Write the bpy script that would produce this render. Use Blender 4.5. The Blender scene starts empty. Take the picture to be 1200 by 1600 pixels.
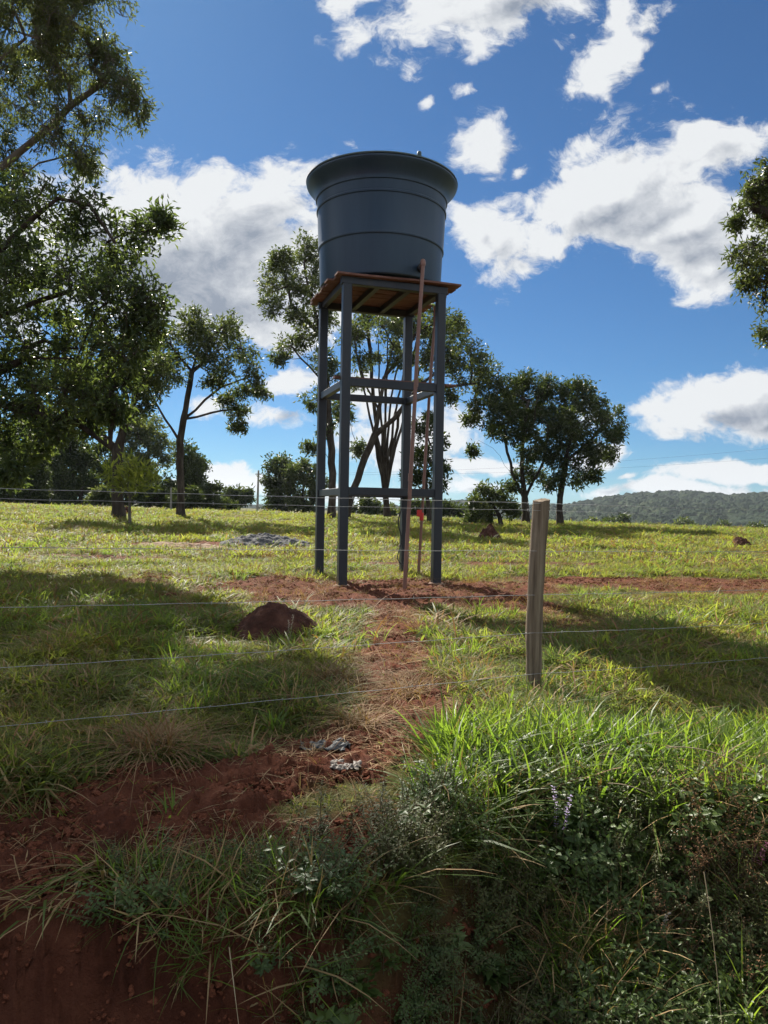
import bpy, math, random
import numpy as np
from mathutils import Vector, Matrix

R = math.radians
rng = np.random.default_rng(11)
random.seed(11)
scn = bpy.context.scene
COL = scn.collection

# ------------------------------------------------------------------ camera
CAM_H = 1.2            # eye above the pasture at the tower foot (the camera stands on the road below the bank)
ROLL = R(1.0)
FPX = 1200.0           # focal length in photo pixels (photo 1200 x 1600)
cam_d = bpy.data.cameras.new('camera')
cam = bpy.data.objects.new('camera', cam_d); COL.objects.link(cam)
cam_d.sensor_fit = 'VERTICAL'; cam_d.sensor_height = 36.0; cam_d.lens = 36.0 * FPX / 1600.0
cam_d.clip_start = 0.05; cam_d.clip_end = 6000
cr, sr = math.cos(ROLL), math.sin(ROLL)
cam.matrix_world = Matrix(((cr, -sr, 0, 0), (0, 0, -1, 0), (sr, cr, 0, CAM_H), (0, 0, 0, 1)))
scn.camera = cam

# ------------------------------------------------------------------ sun, sky, exposure
SUN_AZ = R(24.5)       # to the left of straight ahead
SUN_EL = R(39.5)
sun_dir = Vector((-math.sin(SUN_AZ) * math.cos(SUN_EL), math.cos(SUN_AZ) * math.cos(SUN_EL), math.sin(SUN_EL)))
sun_l = bpy.data.lights.new('sun', 'SUN'); sun_l.energy = 5.0; sun_l.angle = R(0.5); sun_l.color = (1.0, 0.93, 0.82)
sun = bpy.data.objects.new('sun', sun_l); COL.objects.link(sun)
sun.rotation_euler = (-sun_dir).to_track_quat('-Z', 'Y').to_euler()
sun.location = (0, 0, 60)
SKY_STRENGTH = 0.05
scn.view_settings.view_transform = 'Standard'
scn.view_settings.look = 'None'
scn.view_settings.gamma = 1.0
scn.view_settings.exposure = 1.2
scn.view_settings.use_curve_mapping = False
scn.cycles.use_denoising = True
scn.cycles.max_bounces = 8
scn.cycles.transparent_max_bounces = 8
scn.cycles.sample_clamp_indirect = 6.0


def uv_of(px, py):
    dx = (px - 600.0) / FPX; dy = (800.0 - py) / FPX
    return dx * cr - dy * sr, dx * sr + dy * cr


def at(px, py, d):
    u, v = uv_of(px, py)
    return np.array((u * d, d, CAM_H + v * d))


# cloud layout: directions on the sky (tangent plane of the +Y direction): x, y, rx, ry, tilt, weight
CLOUDS = [
    (250, 385, 230, 105, 0, 1.3), (410, 310, 130, 66, -14, 1.1), (330, 450, 200, 72, 4, 1.35), (170, 330, 110, 55, 8, 1.0),
    (60, 420, 160, 130, 0, 1.0), (480, 380, 90, 80, 30, 0.85),
    (545, -8, 70, 40, -10, 0.9), (760, 5, 175, 66, -14, 1.1), (735, 75, 45, 48, 40, 0.75), (860, -10, 120, 50, -30, 0.9),
    (960, 85, 100, 44, -38, 0.95), (975, 5, 48, 38, -40, 0.7),
    (760, 222, 62, 84, 20, 0.62), (806, 262, 60, 32, -30, 0.46), (955, 205, 125, 44, -28, 0.58),
    (970, 290, 165, 66, -24, 1.15), (1085, 235, 95, 46, -14, 1.05), (1050, 345, 150, 60, -4, 1.05), (1110, 405, 100, 52, 26, 1.0),
    (1230, 350, 120, 70, 0, 1.1), (880, 370, 90, 34, -20, 0.8),
    (762, 368, 76, 68, 20, 0.95), (715, 330, 40, 40, 0, 0.7), (820, 415, 50, 26, 10, 0.6),
    (1110, 622, 165, 38, -14, 1.1), (1190, 645, 130, 34, -6, 1.1), (1000, 640, 60, 26, -4, 0.85),
    (1150, 728, 120, 22, -8, 0.95), (1060, 768, 170, 17, -3, 0.95), (960, 770, 50, 12, 0, 0.8), (988, 747, 24, 10, 0, 0.75),
    (455, 610, 70, 34, -14, 0.9), (440, 658, 60, 22, 6, 0.85), (345, 640, 50, 20, 0, 0.7), (365, 745, 85, 30, 8, 1.0),
    (300, 770, 80, 24, 0, 0.9), (620, 690, 110, 60, 0, 0.95), (720, 660, 62, 38, -8, 0.95), (715, 720, 62, 22, 0, 0.85), (710, 762, 75, 24, 0, 0.9),
    (785, 722, 55, 20, 0, 0.8), (935, 722, 56, 24, -8, 0.85), (560, 620, 70, 40, 0, 0.8), (580, 770, 90, 22, 0, 0.8),
    (535, 203, 34, 26, 40, 0.42), (603, 230, 80, 24, -6, 0.46), (668, 168, 26, 30, 40, 0.36), (626, 80, 36, 28, 0, 0.40),
    (1030, 145, 50, 24, -40, 0.36), (1160, 205, 40, 24, 30, 0.40), (720, 150, 70, 26, -20, 0.34), (650, 110, 60, 60, 0, 0.28), (450, 250, 90, 30, 0, 0.3),
]


def build_world():
    w = bpy.data.worlds.new('World'); scn.world = w; w.use_nodes = True
    w.cycles.sampling_method = 'MANUAL'; w.cycles.sample_map_resolution = 512
    nt = w.node_tree; N = nt.nodes; L = nt.links
    for n in list(N): N.remove(n)
    out = N.new('ShaderNodeOutputWorld')
    sky = N.new('ShaderNodeTexSky'); sky.sky_type = 'NISHITA'; sky.sun_disc = False
    sky.sun_elevation = SUN_EL; sky.sun_rotation = -SUN_AZ
    sky.altitude = 900; sky.air_density = 1.0; sky.dust_density = 0.35; sky.ozone_density = 2.6

    # mask group
    g = bpy.data.node_groups.new('cloud_mask', 'ShaderNodeTree')
    g.interface.new_socket('P', in_out='INPUT', socket_type='NodeSocketVector')
    g.interface.new_socket('D', in_out='OUTPUT', socket_type='NodeSocketFloat')
    gi = g.nodes.new('NodeGroupInput'); go = g.nodes.new('NodeGroupOutput')
    prev = None
    for (x, y, rx, ry, tilt, wt) in CLOUDS:
        u, v = uv_of(x, y)
        mp = g.nodes.new('ShaderNodeMapping'); mp.vector_type = 'TEXTURE'
        mp.inputs['Location'].default_value = (u, v, 0)
        mp.inputs['Rotation'].default_value = (0, 0, -R(tilt))
        mp.inputs['Scale'].default_value = (rx / FPX, ry / FPX, 1)
        g.links.new(gi.outputs[0], mp.inputs['Vector'])
        ln = g.nodes.new('ShaderNodeVectorMath'); ln.operation = 'LENGTH'
        g.links.new(mp.outputs[0], ln.inputs[0])
        ma = g.nodes.new('ShaderNodeMath'); ma.operation = 'MULTIPLY_ADD'
        g.links.new(ln.outputs['Value'], ma.inputs[0]); ma.inputs[1].default_value = -0.8; ma.inputs[2].default_value = wt * 0.95
        if prev is None: prev = ma
        else:
            mx = g.nodes.new('ShaderNodeMath'); mx.operation = 'SMOOTH_MAX'; mx.inputs[2].default_value = 0.18
            g.links.new(prev.outputs[0], mx.inputs[0]); g.links.new(ma.outputs[0], mx.inputs[1]); prev = mx
    g.links.new(prev.outputs[0], go.inputs[0])

    def math_(op, a, b=None, c=None, clamp=False):
        n = N.new('ShaderNodeMath'); n.operation = op; n.use_clamp = clamp
        for i, s in enumerate((a, b, c)):
            if s is None: continue
            if isinstance(s, (int, float)): n.inputs[i].default_value = s
            else: L.new(s, n.inputs[i])
        return n.outputs[0]

    def vmath(op, a, b=None):
        n = N.new('ShaderNodeVectorMath'); n.operation = op
        for i, s in enumerate((a, b)):
            if s is None: continue
            if isinstance(s, tuple): n.inputs[i].default_value = s
            else: L.new(s, n.inputs[i])
        return n.outputs['Vector']

    tc = N.new('ShaderNodeTexCoord')
    sep = N.new('ShaderNodeSeparateXYZ'); L.new(tc.outputs['Generated'], sep.inputs[0])
    yy = math_('MAXIMUM', sep.outputs['Y'], 0.03)
    uu = math_('DIVIDE', sep.outputs['X'], yy); vv = math_('DIVIDE', sep.outputs['Z'], yy)
    cmb = N.new('ShaderNodeCombineXYZ'); L.new(uu, cmb.inputs[0]); L.new(vv, cmb.inputs[1])
    P = cmb.outputs[0]
    zz = math_('MAXIMUM', sep.outputs['Z'], 0.02)
    cm2 = N.new('ShaderNodeCombineXYZ')
    L.new(math_('DIVIDE', sep.outputs['X'], zz), cm2.inputs[0]); L.new(math_('DIVIDE', sep.outputs['Y'], zz), cm2.inputs[1])

    def noise(vec, scale, detail, rough, outn='Fac', lac=2.0, dist=0.0):
        n = N.new('ShaderNodeTexNoise'); n.inputs['Scale'].default_value = scale; n.inputs['Detail'].default_value = detail
        n.inputs['Roughness'].default_value = rough; n.inputs['Lacunarity'].default_value = lac; n.inputs['Distortion'].default_value = dist
        L.new(vec, n.inputs['Vector']); return n.outputs[outn]

    # elsewhere on the dome, unseen: loose cumulus field, made denser to add fill light
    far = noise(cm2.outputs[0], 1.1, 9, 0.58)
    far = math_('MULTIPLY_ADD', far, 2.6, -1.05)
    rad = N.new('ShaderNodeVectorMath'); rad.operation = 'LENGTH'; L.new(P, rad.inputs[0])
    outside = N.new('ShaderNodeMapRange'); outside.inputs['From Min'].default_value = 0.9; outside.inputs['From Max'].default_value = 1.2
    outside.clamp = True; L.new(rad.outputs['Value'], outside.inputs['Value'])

    def density(vec, detail):
        sc = vmath('MULTIPLY', vec, (1.0, 1.25, 1.0))
        warp = noise(sc, 5.0, 5, 0.55, 'Color')
        w1 = vmath('SUBTRACT', warp, (0.5, 0.5, 0.5))
        w2 = vmath('MULTIPLY', w1, (0.12, 0.09, 0.0))
        q = vmath('ADD', vec, w2)
        gn = N.new('ShaderNodeGroup'); gn.node_tree = g; L.new(q, gn.inputs[0])
        q2 = vmath('ADD', sc, w2)
        nz = noise(q2, 9.0, detail, 0.60)
        nz2 = noise(q2, 24.0, 7, 0.66, dist=0.35)
        d = math_('MULTIPLY_ADD', nz, 2.1, -1.08)
        d = math_('MULTIPLY_ADD', nz2, 1.25, math_('ADD', d, -0.625))
        return math_('ADD', gn.outputs[0], d), gn.outputs[0], nz, nz2

    d1, m1, nz1, nzf = density(P, 11)
    s_uv = (sun_dir.x / sun_dir.y, sun_dir.z / sun_dir.y, 0.0)
    n = N.new('ShaderNodeVectorMath'); n.operation = 'SUBTRACT'; n.inputs[0].default_value = s_uv; L.new(P, n.inputs[1])
    nn = vmath('NORMALIZE', n.outputs[0])
    off = N.new('ShaderNodeVectorMath'); off.operation = 'SCALE'; off.inputs['Scale'].default_value = 0.042; L.new(nn, off.inputs[0])
    d2, m2, _a, _b = density(vmath('ADD', P, off.outputs[0]), 4)
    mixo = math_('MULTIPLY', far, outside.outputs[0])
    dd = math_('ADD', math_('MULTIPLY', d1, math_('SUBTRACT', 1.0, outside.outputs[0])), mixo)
    al = N.new('ShaderNodeMapRange'); al.interpolation_type = 'SMOOTHSTEP'
    al.inputs['From Min'].default_value = 0.02; al.inputs['From Max'].default_value = 0.46; L.new(dd, al.inputs['Value'])
    up = N.new('ShaderNodeMapRange'); up.inputs['From Min'].default_value = -0.005; up.inputs['From Max'].default_value = 0.02
    L.new(sep.outputs['Z'], up.inputs['Value'])
    alpha = math_('MULTIPLY', al.outputs[0], up.outputs[0], clamp=True)
    # brightness: thick middle is grey, thin edges and the sun side are white
    thick = N.new('ShaderNodeMapRange'); thick.interpolation_type = 'SMOOTHSTEP'
    thick.inputs['From Min'].default_value = 0.34; thick.inputs['From Max'].default_value = 0.84
    thick.inputs['To Min'].default_value = 1.0; thick.inputs['To Max'].default_value = 0.36
    soft = noise(P, 6.0, 4, 0.5)
    L.new(math_('ADD', math_('MULTIPLY', math_('MINIMUM', m1, m2), 0.95), math_('MULTIPLY_ADD', soft, 1.0, -0.5)), thick.inputs['Value'])
    rel = math_('SUBTRACT', d1, d2)
    bright = math_('MULTIPLY_ADD', rel, 0.40, thick.outputs[0])
    bright = math_('ADD', bright, math_('MULTIPLY_ADD', nzf, 0.45, -0.225))
    bright = math_('MINIMUM', math_('MAXIMUM', bright, 0.26), 1.1)
    ramp = N.new('ShaderNodeValToRGB')
    ramp.color_ramp.elements[0].position = 0.25; ramp.color_ramp.elements[0].color = (0.125, 0.145, 0.18, 1)
    ramp.color_ramp.elements[1].position = 1.0; ramp.color_ramp.elements[1].color = (0.36, 0.37, 0.38, 1)
    L.new(bright, ramp.inputs[0])
    tint = N.new('ShaderNodeMix'); tint.data_type = 'RGBA'; tint.blend_type = 'MULTIPLY'; tint.inputs[0].default_value = 1.0
    L.new(sky.outputs[0], tint.inputs[6]); tint.inputs[7].default_value = (0.30, 0.54, 0.74, 1)
    b1 = N.new('ShaderNodeBackground'); L.new(tint.outputs[2], b1.inputs[0]); b1.inputs[1].default_value = SKY_STRENGTH
    b2 = N.new('ShaderNodeBackground'); L.new(ramp.outputs[0], b2.inputs[0])
    # unseen clouds around and behind the view are brightened to add fill light
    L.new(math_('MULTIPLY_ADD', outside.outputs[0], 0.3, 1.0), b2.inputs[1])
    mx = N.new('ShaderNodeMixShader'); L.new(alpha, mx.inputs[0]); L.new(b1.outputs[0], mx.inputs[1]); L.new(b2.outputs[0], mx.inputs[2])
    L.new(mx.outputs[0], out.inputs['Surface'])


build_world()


# ------------------------------------------------------------------ helpers: tags, meshes, noise
def tag(o, label=None, cat=None, group=None, kind=None):
    if label: o['label'] = label
    if cat: o['category'] = cat
    if group: o['group'] = group
    if kind: o['kind'] = kind
    return o


def empty(name, loc, rz=0.0):
    o = bpy.data.objects.new(name, None); COL.objects.link(o)
    o.location = tuple(loc); o.rotation_euler = (0, 0, rz); o.empty_display_size = 0.2
    return o


def link(name, me, parent=None, keep=True):
    o = bpy.data.objects.new(name, me); COL.objects.link(o)
    if parent is not None:
        o.parent = parent
        if keep:
            o.matrix_parent_inverse = Matrix.LocRotScale(parent.location, parent.rotation_euler, None).inverted()
    return o


def copy_tree(o, parent=None):
    c = o.copy(); COL.objects.link(c)
    if parent is not None: c.parent = parent
    for ch in list(o.children): copy_tree(ch, c)
    return c


def quad_mesh(name, V, F, mats, smooth=False, mat_idx=None):
    V = np.ascontiguousarray(V, dtype=np.float32); F = np.ascontiguousarray(F, dtype=np.int32)
    me = bpy.data.meshes.new(name)
    nf, k = F.shape
    me.vertices.add(len(V)); me.vertices.foreach_set('co', V.ravel())
    me.loops.add(nf * k); me.loops.foreach_set('vertex_index', F.ravel())
    me.polygons.add(nf)
    me.polygons.foreach_set('loop_start', np.arange(nf, dtype=np.int32) * k)
    me.polygons.foreach_set('loop_total', np.full(nf, k, dtype=np.int32))
    if mat_idx is not None: me.polygons.foreach_set('material_index', np.ascontiguousarray(mat_idx, dtype=np.int32))
    me.polygons.foreach_set('use_smooth', np.full(nf, smooth, dtype=bool))
    for m in (mats if isinstance(mats, (list, tuple)) else [mats]): me.materials.append(m)
    me.update(calc_edges=True)
    return me


def py_mesh(name, V, F, mats, smooth=False):
    me = bpy.data.meshes.new(name); me.from_pydata([tuple(v) for v in V], [], F)
    for m in (mats if isinstance(mats, (list, tuple)) else [mats]): me.materials.append(m)
    if smooth: me.polygons.foreach_set('use_smooth', np.full(len(me.polygons), True, dtype=bool))
    me.update(); return me


def hash2(ix, iy, seed):
    h = (ix.astype(np.int64) * 374761393 + iy.astype(np.int64) * 668265263 + seed * 974711) & 0xffffffff
    h = ((h ^ (h >> 13)) * 1274126177) & 0xffffffff
    h = h ^ (h >> 16)
    return (h & 0xffff) / 65535.0


def vnoise(x, y, seed=0):
    ix = np.floor(x); iy = np.floor(y); fx = x - ix; fy = y - iy
    fx = fx * fx * (3 - 2 * fx); fy = fy * fy * (3 - 2 * fy)
    ix = ix.astype(np.int64); iy = iy.astype(np.int64)
    a = hash2(ix, iy, seed); b = hash2(ix + 1, iy, seed); c = hash2(ix, iy + 1, seed); d = hash2(ix + 1, iy + 1, seed)
    return (a * (1 - fx) + b * fx) * (1 - fy) + (c * (1 - fx) + d * fx) * fy


def fbm(x, y, octv=4, seed=0, gain=0.5):
    s = np.zeros_like(np.asarray(x, dtype=float)); a = 1.0; t = 0.0
    for i in range(octv):
        s = s + a * vnoise(x * 2 ** i + 17.3 * i, y * 2 ** i - 9.1 * i, seed + i); t += a; a *= gain
    return s / t


def sstep(a, b, x):
    t = np.clip((x - a) / (b - a), 0, 1); return t * t * (3 - 2 * t)


# ------------------------------------------------------------------ helpers: materials
def mat(name, col, rough=0.7, spec=0.3, metal=0.0):
    m = bpy.data.materials.new(name); m.use_nodes = True
    b = m.node_tree.nodes['Principled BSDF']
    b.inputs['Base Color'].default_value = (*col, 1); b.inputs['Roughness'].default_value = rough
    b.inputs['Metallic'].default_value = metal; b.inputs['Specular IOR Level'].default_value = spec
    return m, m.node_tree, b


def ramp_node(nt, stops):
    r = nt.nodes.new('ShaderNodeValToRGB'); e = r.color_ramp.elements
    while len(e) < len(stops): e.new(0.5)
    for i, (p, c) in enumerate(stops): e[i].position = p; e[i].color = (*c, 1)
    return r


def noise_node(nt, scale, detail=6, rough=0.6, coord='Object', stretch=None):
    if coord == 'World': v = nt.nodes.new('ShaderNodeNewGeometry').outputs['Position']
    else: v = nt.nodes.new('ShaderNodeTexCoord').outputs[coord]
    if stretch:
        mp = nt.nodes.new('ShaderNodeMapping'); mp.inputs['Scale'].default_value = stretch; nt.links.new(v, mp.inputs[0]); v = mp.outputs[0]
    n = nt.nodes.new('ShaderNodeTexNoise'); n.inputs['Scale'].default_value = scale; n.inputs['Detail'].default_value = detail
    n.inputs['Roughness'].default_value = rough; nt.links.new(v, n.inputs['Vector'])
    return n


def add_bump(nt, b, src, strength=0.5, dist=0.01):
    bp = nt.nodes.new('ShaderNodeBump'); bp.inputs['Strength'].default_value = strength; bp.inputs['Distance'].default_value = dist
    nt.links.new(src, bp.inputs['Height']); nt.links.new(bp.outputs[0], b.inputs['Normal'])


def noisy(name, stops, scale, rough=0.7, spec=0.3, metal=0.0, stretch=None, bump=0.3, bdist=0.005, detail=7, fine=None):
    m, nt, b = mat(name, stops[0][1], rough, spec, metal)
    n = noise_node(nt, scale, detail, 0.62, stretch=stretch); r = ramp_node(nt, stops)
    nt.links.new(n.outputs['Fac'], r.inputs[0]); nt.links.new(r.outputs[0], b.inputs['Base Color'])
    if bump:
        n2 = noise_node(nt, fine or scale * 3, 6, 0.65, stretch=stretch); add_bump(nt, b, n2.outputs['Fac'], bump, bdist)
    return m


def leaf_mat(name, c_dark, c_light, trans=0.4, rough=0.45, spec=0.35, tscale=1.5, patch=None, inst=False):
    """thin leaf: principled + translucent, colour varies leaf by leaf and clump by clump"""
    m = bpy.data.materials.new(name); m.use_nodes = True
    nt = m.node_tree; b = nt.nodes['Principled BSDF']; out = nt.nodes['Material Output']
    geo = nt.nodes.new('ShaderNodeNewGeometry')
    r = ramp_node(nt, [(0.0, c_dark), (0.75, tuple((a + d) / 2 for a, d in zip(c_dark, c_light))), (1.0, c_light)])
    fac = geo.outputs['Random Per Island']
    if inst:
        oi = nt.nodes.new('ShaderNodeObjectInfo')
        ad = nt.nodes.new('ShaderNodeMath'); ad.operation = 'MULTIPLY_ADD'; nt.links.new(fac, ad.inputs[0]); ad.inputs[1].default_value = 0.5
        ad2 = nt.nodes.new('ShaderNodeMath'); ad2.operation = 'MULTIPLY'; nt.links.new(oi.outputs['Random'], ad2.inputs[0]); ad2.inputs[1].default_value = 0.5
        nt.links.new(ad2.outputs[0], ad.inputs[2]); fac = ad.outputs[0]
    nt.links.new(fac, r.inputs[0])
    col = r.outputs[0]
    n = noise_node(nt, patch[0] if patch else 0.9, 3, 0.5, coord='World')
    r2 = ramp_node(nt, [(0.35, patch[1] if patch else (0.75, 0.8, 0.75)), (0.65, patch[2] if patch else (1.2, 1.15, 1.0))])
    nt.links.new(n.outputs['Fac'], r2.inputs[0])
    mu = nt.nodes.new('ShaderNodeMix'); mu.data_type = 'RGBA'; mu.blend_type = 'MULTIPLY'; mu.inputs[0].default_value = 1.0
    nt.links.new(col, mu.inputs[6]); nt.links.new(r2.outputs[0], mu.inputs[7]); col = mu.outputs[2]
    nt.links.new(col, b.inputs['Base Color']); b.inputs['Roughness'].default_value = rough; b.inputs['Specular IOR Level'].default_value = spec
    tr = nt.nodes.new('ShaderNodeBsdfTranslucent')
    mt = nt.nodes.new('ShaderNodeMix'); mt.data_type = 'RGBA'; mt.blend_type = 'MULTIPLY'; mt.inputs[0].default_value = 1.0
    nt.links.new(col, mt.inputs[6]); mt.inputs[7].default_value = (tscale * 1.15, tscale * 1.2, tscale * 0.55, 1)
    nt.links.new(mt.outputs[2], tr.inputs[0])
    mx = nt.nodes.new('ShaderNodeMixShader'); mx.inputs[0].default_value = trans
    nt.links.new(b.outputs[0], mx.inputs[1]); nt.links.new(tr.outputs[0], mx.inputs[2]); nt.links.new(mx.outputs[0], out.inputs['Surface'])
    return m


# ------------------------------------------------------------------ ground shape and soil mask
def edge_y(x):
    """where the bank breaks down to the road"""
    return 2.82 + 0.10 * np.sin(x * 1.9 + 0.7) + 0.88 * sstep(-0.15, 0.75, x) + 0.12 * (fbm(x * 1.7, x * 0 + 3.3, 3, 40) - 0.5)


def ground(x, y, fine=True):
    x = np.asarray(x, dtype=float); y = np.asarray(y, dtype=float)
    z = -0.13 * (1 - sstep(4.5, 12.5, y))
    crest = np.clip(0.98 - 0.0175 * x, 0.1, 1.9)
    t = np.clip((y - 13.0) / 28.0, 0, 1)
    z = z + crest * (t ** 1.15) * (1 - 0.12 * t)
    z = z - 0.0012 * np.maximum(y - 41.0, 0) ** 1.5 * sstep(-45, 5, x)
    z = np.maximum(z, -14.0 + 0.0 * z)
    if fine:
        z = z + 0.10 * (fbm(x * 0.45, y * 0.45, 3, 5) - 0.5) * sstep(4, 8, y) + 0.11 * (fbm(x * 1.8, y * 1.8, 3, 9) - 0.5) * sstep(60, 30, y)
    ye = edge_y(x)
    z = z - 0.06 * sstep(ye + 1.3, ye + 0.75, y) - 0.07 * sstep(ye + 0.8, ye, y)
    width = 0.34 + 0.58 * sstep(0.0, 0.8, x)
    drop = sstep(ye + 0.03, ye - width, y)
    z = z * (1 - drop) + (-0.86) * drop + (0.07 * (fbm(x * 4, y * 4, 4, 21) - 0.5) if fine else 0) * drop
    return z


def seg_d(x, y, a, b):
    ax, ay = a; bx, by = b; dx, dy = bx - ax, by - ay
    t = np.clip(((x - ax) * dx + (y - ay) * dy) / (dx * dx + dy * dy), 0, 1)
    return np.hypot(x - ax - t * dx, y - ay - t * dy)


def gpt(px, py):
    """ground point seen at a photo pixel"""
    u, v = uv_of(px, py); lo, hi = 1.5, 120.0
    ds = np.linspace(1.6, 60, 4000)
    below = (CAM_H + v * ds) < ground(u * ds, ds, False)
    i = int(np.argmax(below)) if below.any() else len(ds) - 1
    return u * ds[i], ds[i]


SOIL = [  # (pixel a, pixel b, half width in metres)
    ((440, 915), (790, 918), 1.1), ((470, 935), (760, 935), 0.9), ((690, 915), (830, 948), 0.6),
    ((630, 925), (615, 985), 0.38), ((615, 985), (612, 1060), 0.36), ((612, 1040), (640, 1120), 0.40),
    ((640, 1110), (560, 1175), 0.40), ((640, 1150), (690, 1120), 0.22), ((560, 1175), (330, 1270), 0.24), ((500, 1200), (200, 1250), 0.26),
    ((330, 1290), (-60, 1300), 0.30), ((430, 1160), (560, 1180), 0.15),
    ((1000, 914), (1400, 920), 1.25), ((860, 906), (1010, 910), 0.8),
    ((240, 850), (350, 850), 0.7), ((560, 881), (680, 882), 0.45), ((700, 880), (930, 884), 0.38), ((60, 868), (250, 872), 0.4), ((280, 930), (420, 905), 0.4),
]
SOIL_W = [(gpt(*a), gpt(*b), w) for a, b, w in SOIL]


def soil(x, y):
    x = np.asarray(x, dtype=float); y = np.asarray(y, dtype=float)
    nz = fbm(x * 1.6, y * 1.6, 4, 31) - 0.5; nz2 = fbm(x * 6, y * 6, 3, 37) - 0.5
    s = np.zeros_like(x)
    for a, b, w in SOIL_W:
        d = seg_d(x, y, a, b) + (nz * 1.2 + nz2 * 0.9) * min(w, 0.5)
        s = np.maximum(s, 1 - sstep(w * 0.82, w * 1.06, d))
    ye = edge_y(x)
    left = sstep(0.25, -0.15, x + 0.5 * nz)
    s = np.maximum(s, left * (1 - sstep(ye + 0.55, ye + 0.80, y + 0.5 * nz)))
    s = np.maximum(s, (1 - sstep(ye - 0.25, ye, y)) * (1 - 0.7 * sstep(0.0, 0.7, x)))
    bare = sstep(0.66, 0.74, fbm(x * 0.55 + 40, y * 1.3, 4, 77)) * 0.75
    return np.clip(np.maximum(s, bare * sstep(6, 9, y)), 0, 1)


def build_ground():
    ang = np.concatenate([np.arange(-180, -50, 3.0), np.arange(-50, -38, 0.5), np.arange(-38, 38, 0.12), np.arange(38, 50, 0.5), np.arange(50, 180, 3.0)])
    rad = [0.25, 0.7, 1.2]; r = 1.5
    while r < 60: rad.append(r); r *= 1.006
    while r < 2300: rad.append(r); r *= 1.06
    rad = np.array(rad); A, Rr = np.meshgrid(R(1) * ang, rad)
    X = Rr * np.sin(A); Y = Rr * np.cos(A); Z = ground(X, Y)
    S = soil(X, Y) * sstep(70, 45, Y)
    cl = (fbm(X * 9, Y * 9, 4, 51) - 0.5) * 0.075 + np.maximum(0, fbm(X * 24, Y * 24, 3, 53) - 0.48) * 0.14
    near = sstep(20, 8, Rr)
    ye = edge_y(X)
    face = (1 - sstep(ye - 0.05, ye + 0.05, Y)) * sstep(1.5, 2.2, Y)
    Z = Z + cl * S * near * (1 + 0.8 * face) + (fbm(X * 5, Y * 5, 2, 57) - 0.5) * 0.03 * near
    na, nr = len(ang), len(rad)
    V = np.stack([X, Y, Z], -1).reshape(-1, 3)
    i = np.arange(nr - 1)[:, None] * na + np.arange(na)[None, :]
    j = np.arange(nr - 1)[:, None] * na + (np.arange(na)[None, :] + 1) % na
    F = np.stack([i, j, j + na, i + na], -1).reshape(-1, 4)[:, ::-1]
    m, nt, b = mat('pasture_ground', (0.1, 0.1, 0.03), 0.95, 0.1)
    at_ = nt.nodes.new('ShaderNodeAttribute'); at_.attribute_name = 'soil'
    n1 = noise_node(nt, 3.0, 9, 0.65, 'World'); n2 = noise_node(nt, 45.0, 6, 0.7, 'World'); n3 = noise_node(nt, 0.25, 6, 0.6, 'World')
    rs = ramp_node(nt, [(0.25, (0.046, 0.017, 0.011)), (0.5, (0.118, 0.041, 0.023)), (0.75, (0.205, 0.080, 0.046))])
    nt.links.new(n1.outputs['Fac'], rs.inputs[0])
    rg = ramp_node(nt, [(0.3, (0.055, 0.05, 0.018)), (0.5, (0.105, 0.10, 0.032)), (0.7, (0.16, 0.15, 0.05))])
    mixn = nt.nodes.new('ShaderNodeMath'); mixn.operation = 'MULTIPLY_ADD'; nt.links.new(n2.outputs['Fac'], mixn.inputs[0]); mixn.inputs[1].default_value = 0.6
    h3 = nt.nodes.new('ShaderNodeMath'); h3.operation = 'MULTIPLY'; nt.links.new(n3.outputs['Fac'], h3.inputs[0]); h3.inputs[1].default_value = 0.4
    nt.links.new(h3.outputs[0], mixn.inputs[2]); nt.links.new(mixn.outputs[0], rg.inputs[0])
    mx = nt.nodes.new('ShaderNodeMix'); mx.data_type = 'RGBA'
    nt.links.new(at_.outputs['Fac'], mx.inputs[0]); nt.links.new(rg.outputs[0], mx.inputs[6]); nt.links.new(rs.outputs[0], mx.inputs[7])
    nt.links.new(mx.outputs[2], b.inputs['Base Color'])
    n4 = noise_node(nt, 130.0, 5, 0.7, 'World')
    sm = nt.nodes.new('ShaderNodeMath'); sm.operation = 'MULTIPLY_ADD'; nt.links.new(n4.outputs['Fac'], sm.inputs[0]); sm.inputs[1].default_value = 0.35; nt.links.new(n2.outputs['Fac'], sm.inputs[2])
    add_bump(nt, b, sm.outputs[0], 1.0, 0.03)
    me = quad_mesh('ground', V, F, m, True)
    a = me.attributes.new('soil', 'FLOAT', 'POINT'); a.data.foreach_set('value', S.ravel().astype(np.float32))
    o = link('ground', me); tag(o, 'grassy pasture with red bare soil rising behind a cut bank', 'ground', kind='structure')


build_ground()


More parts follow.
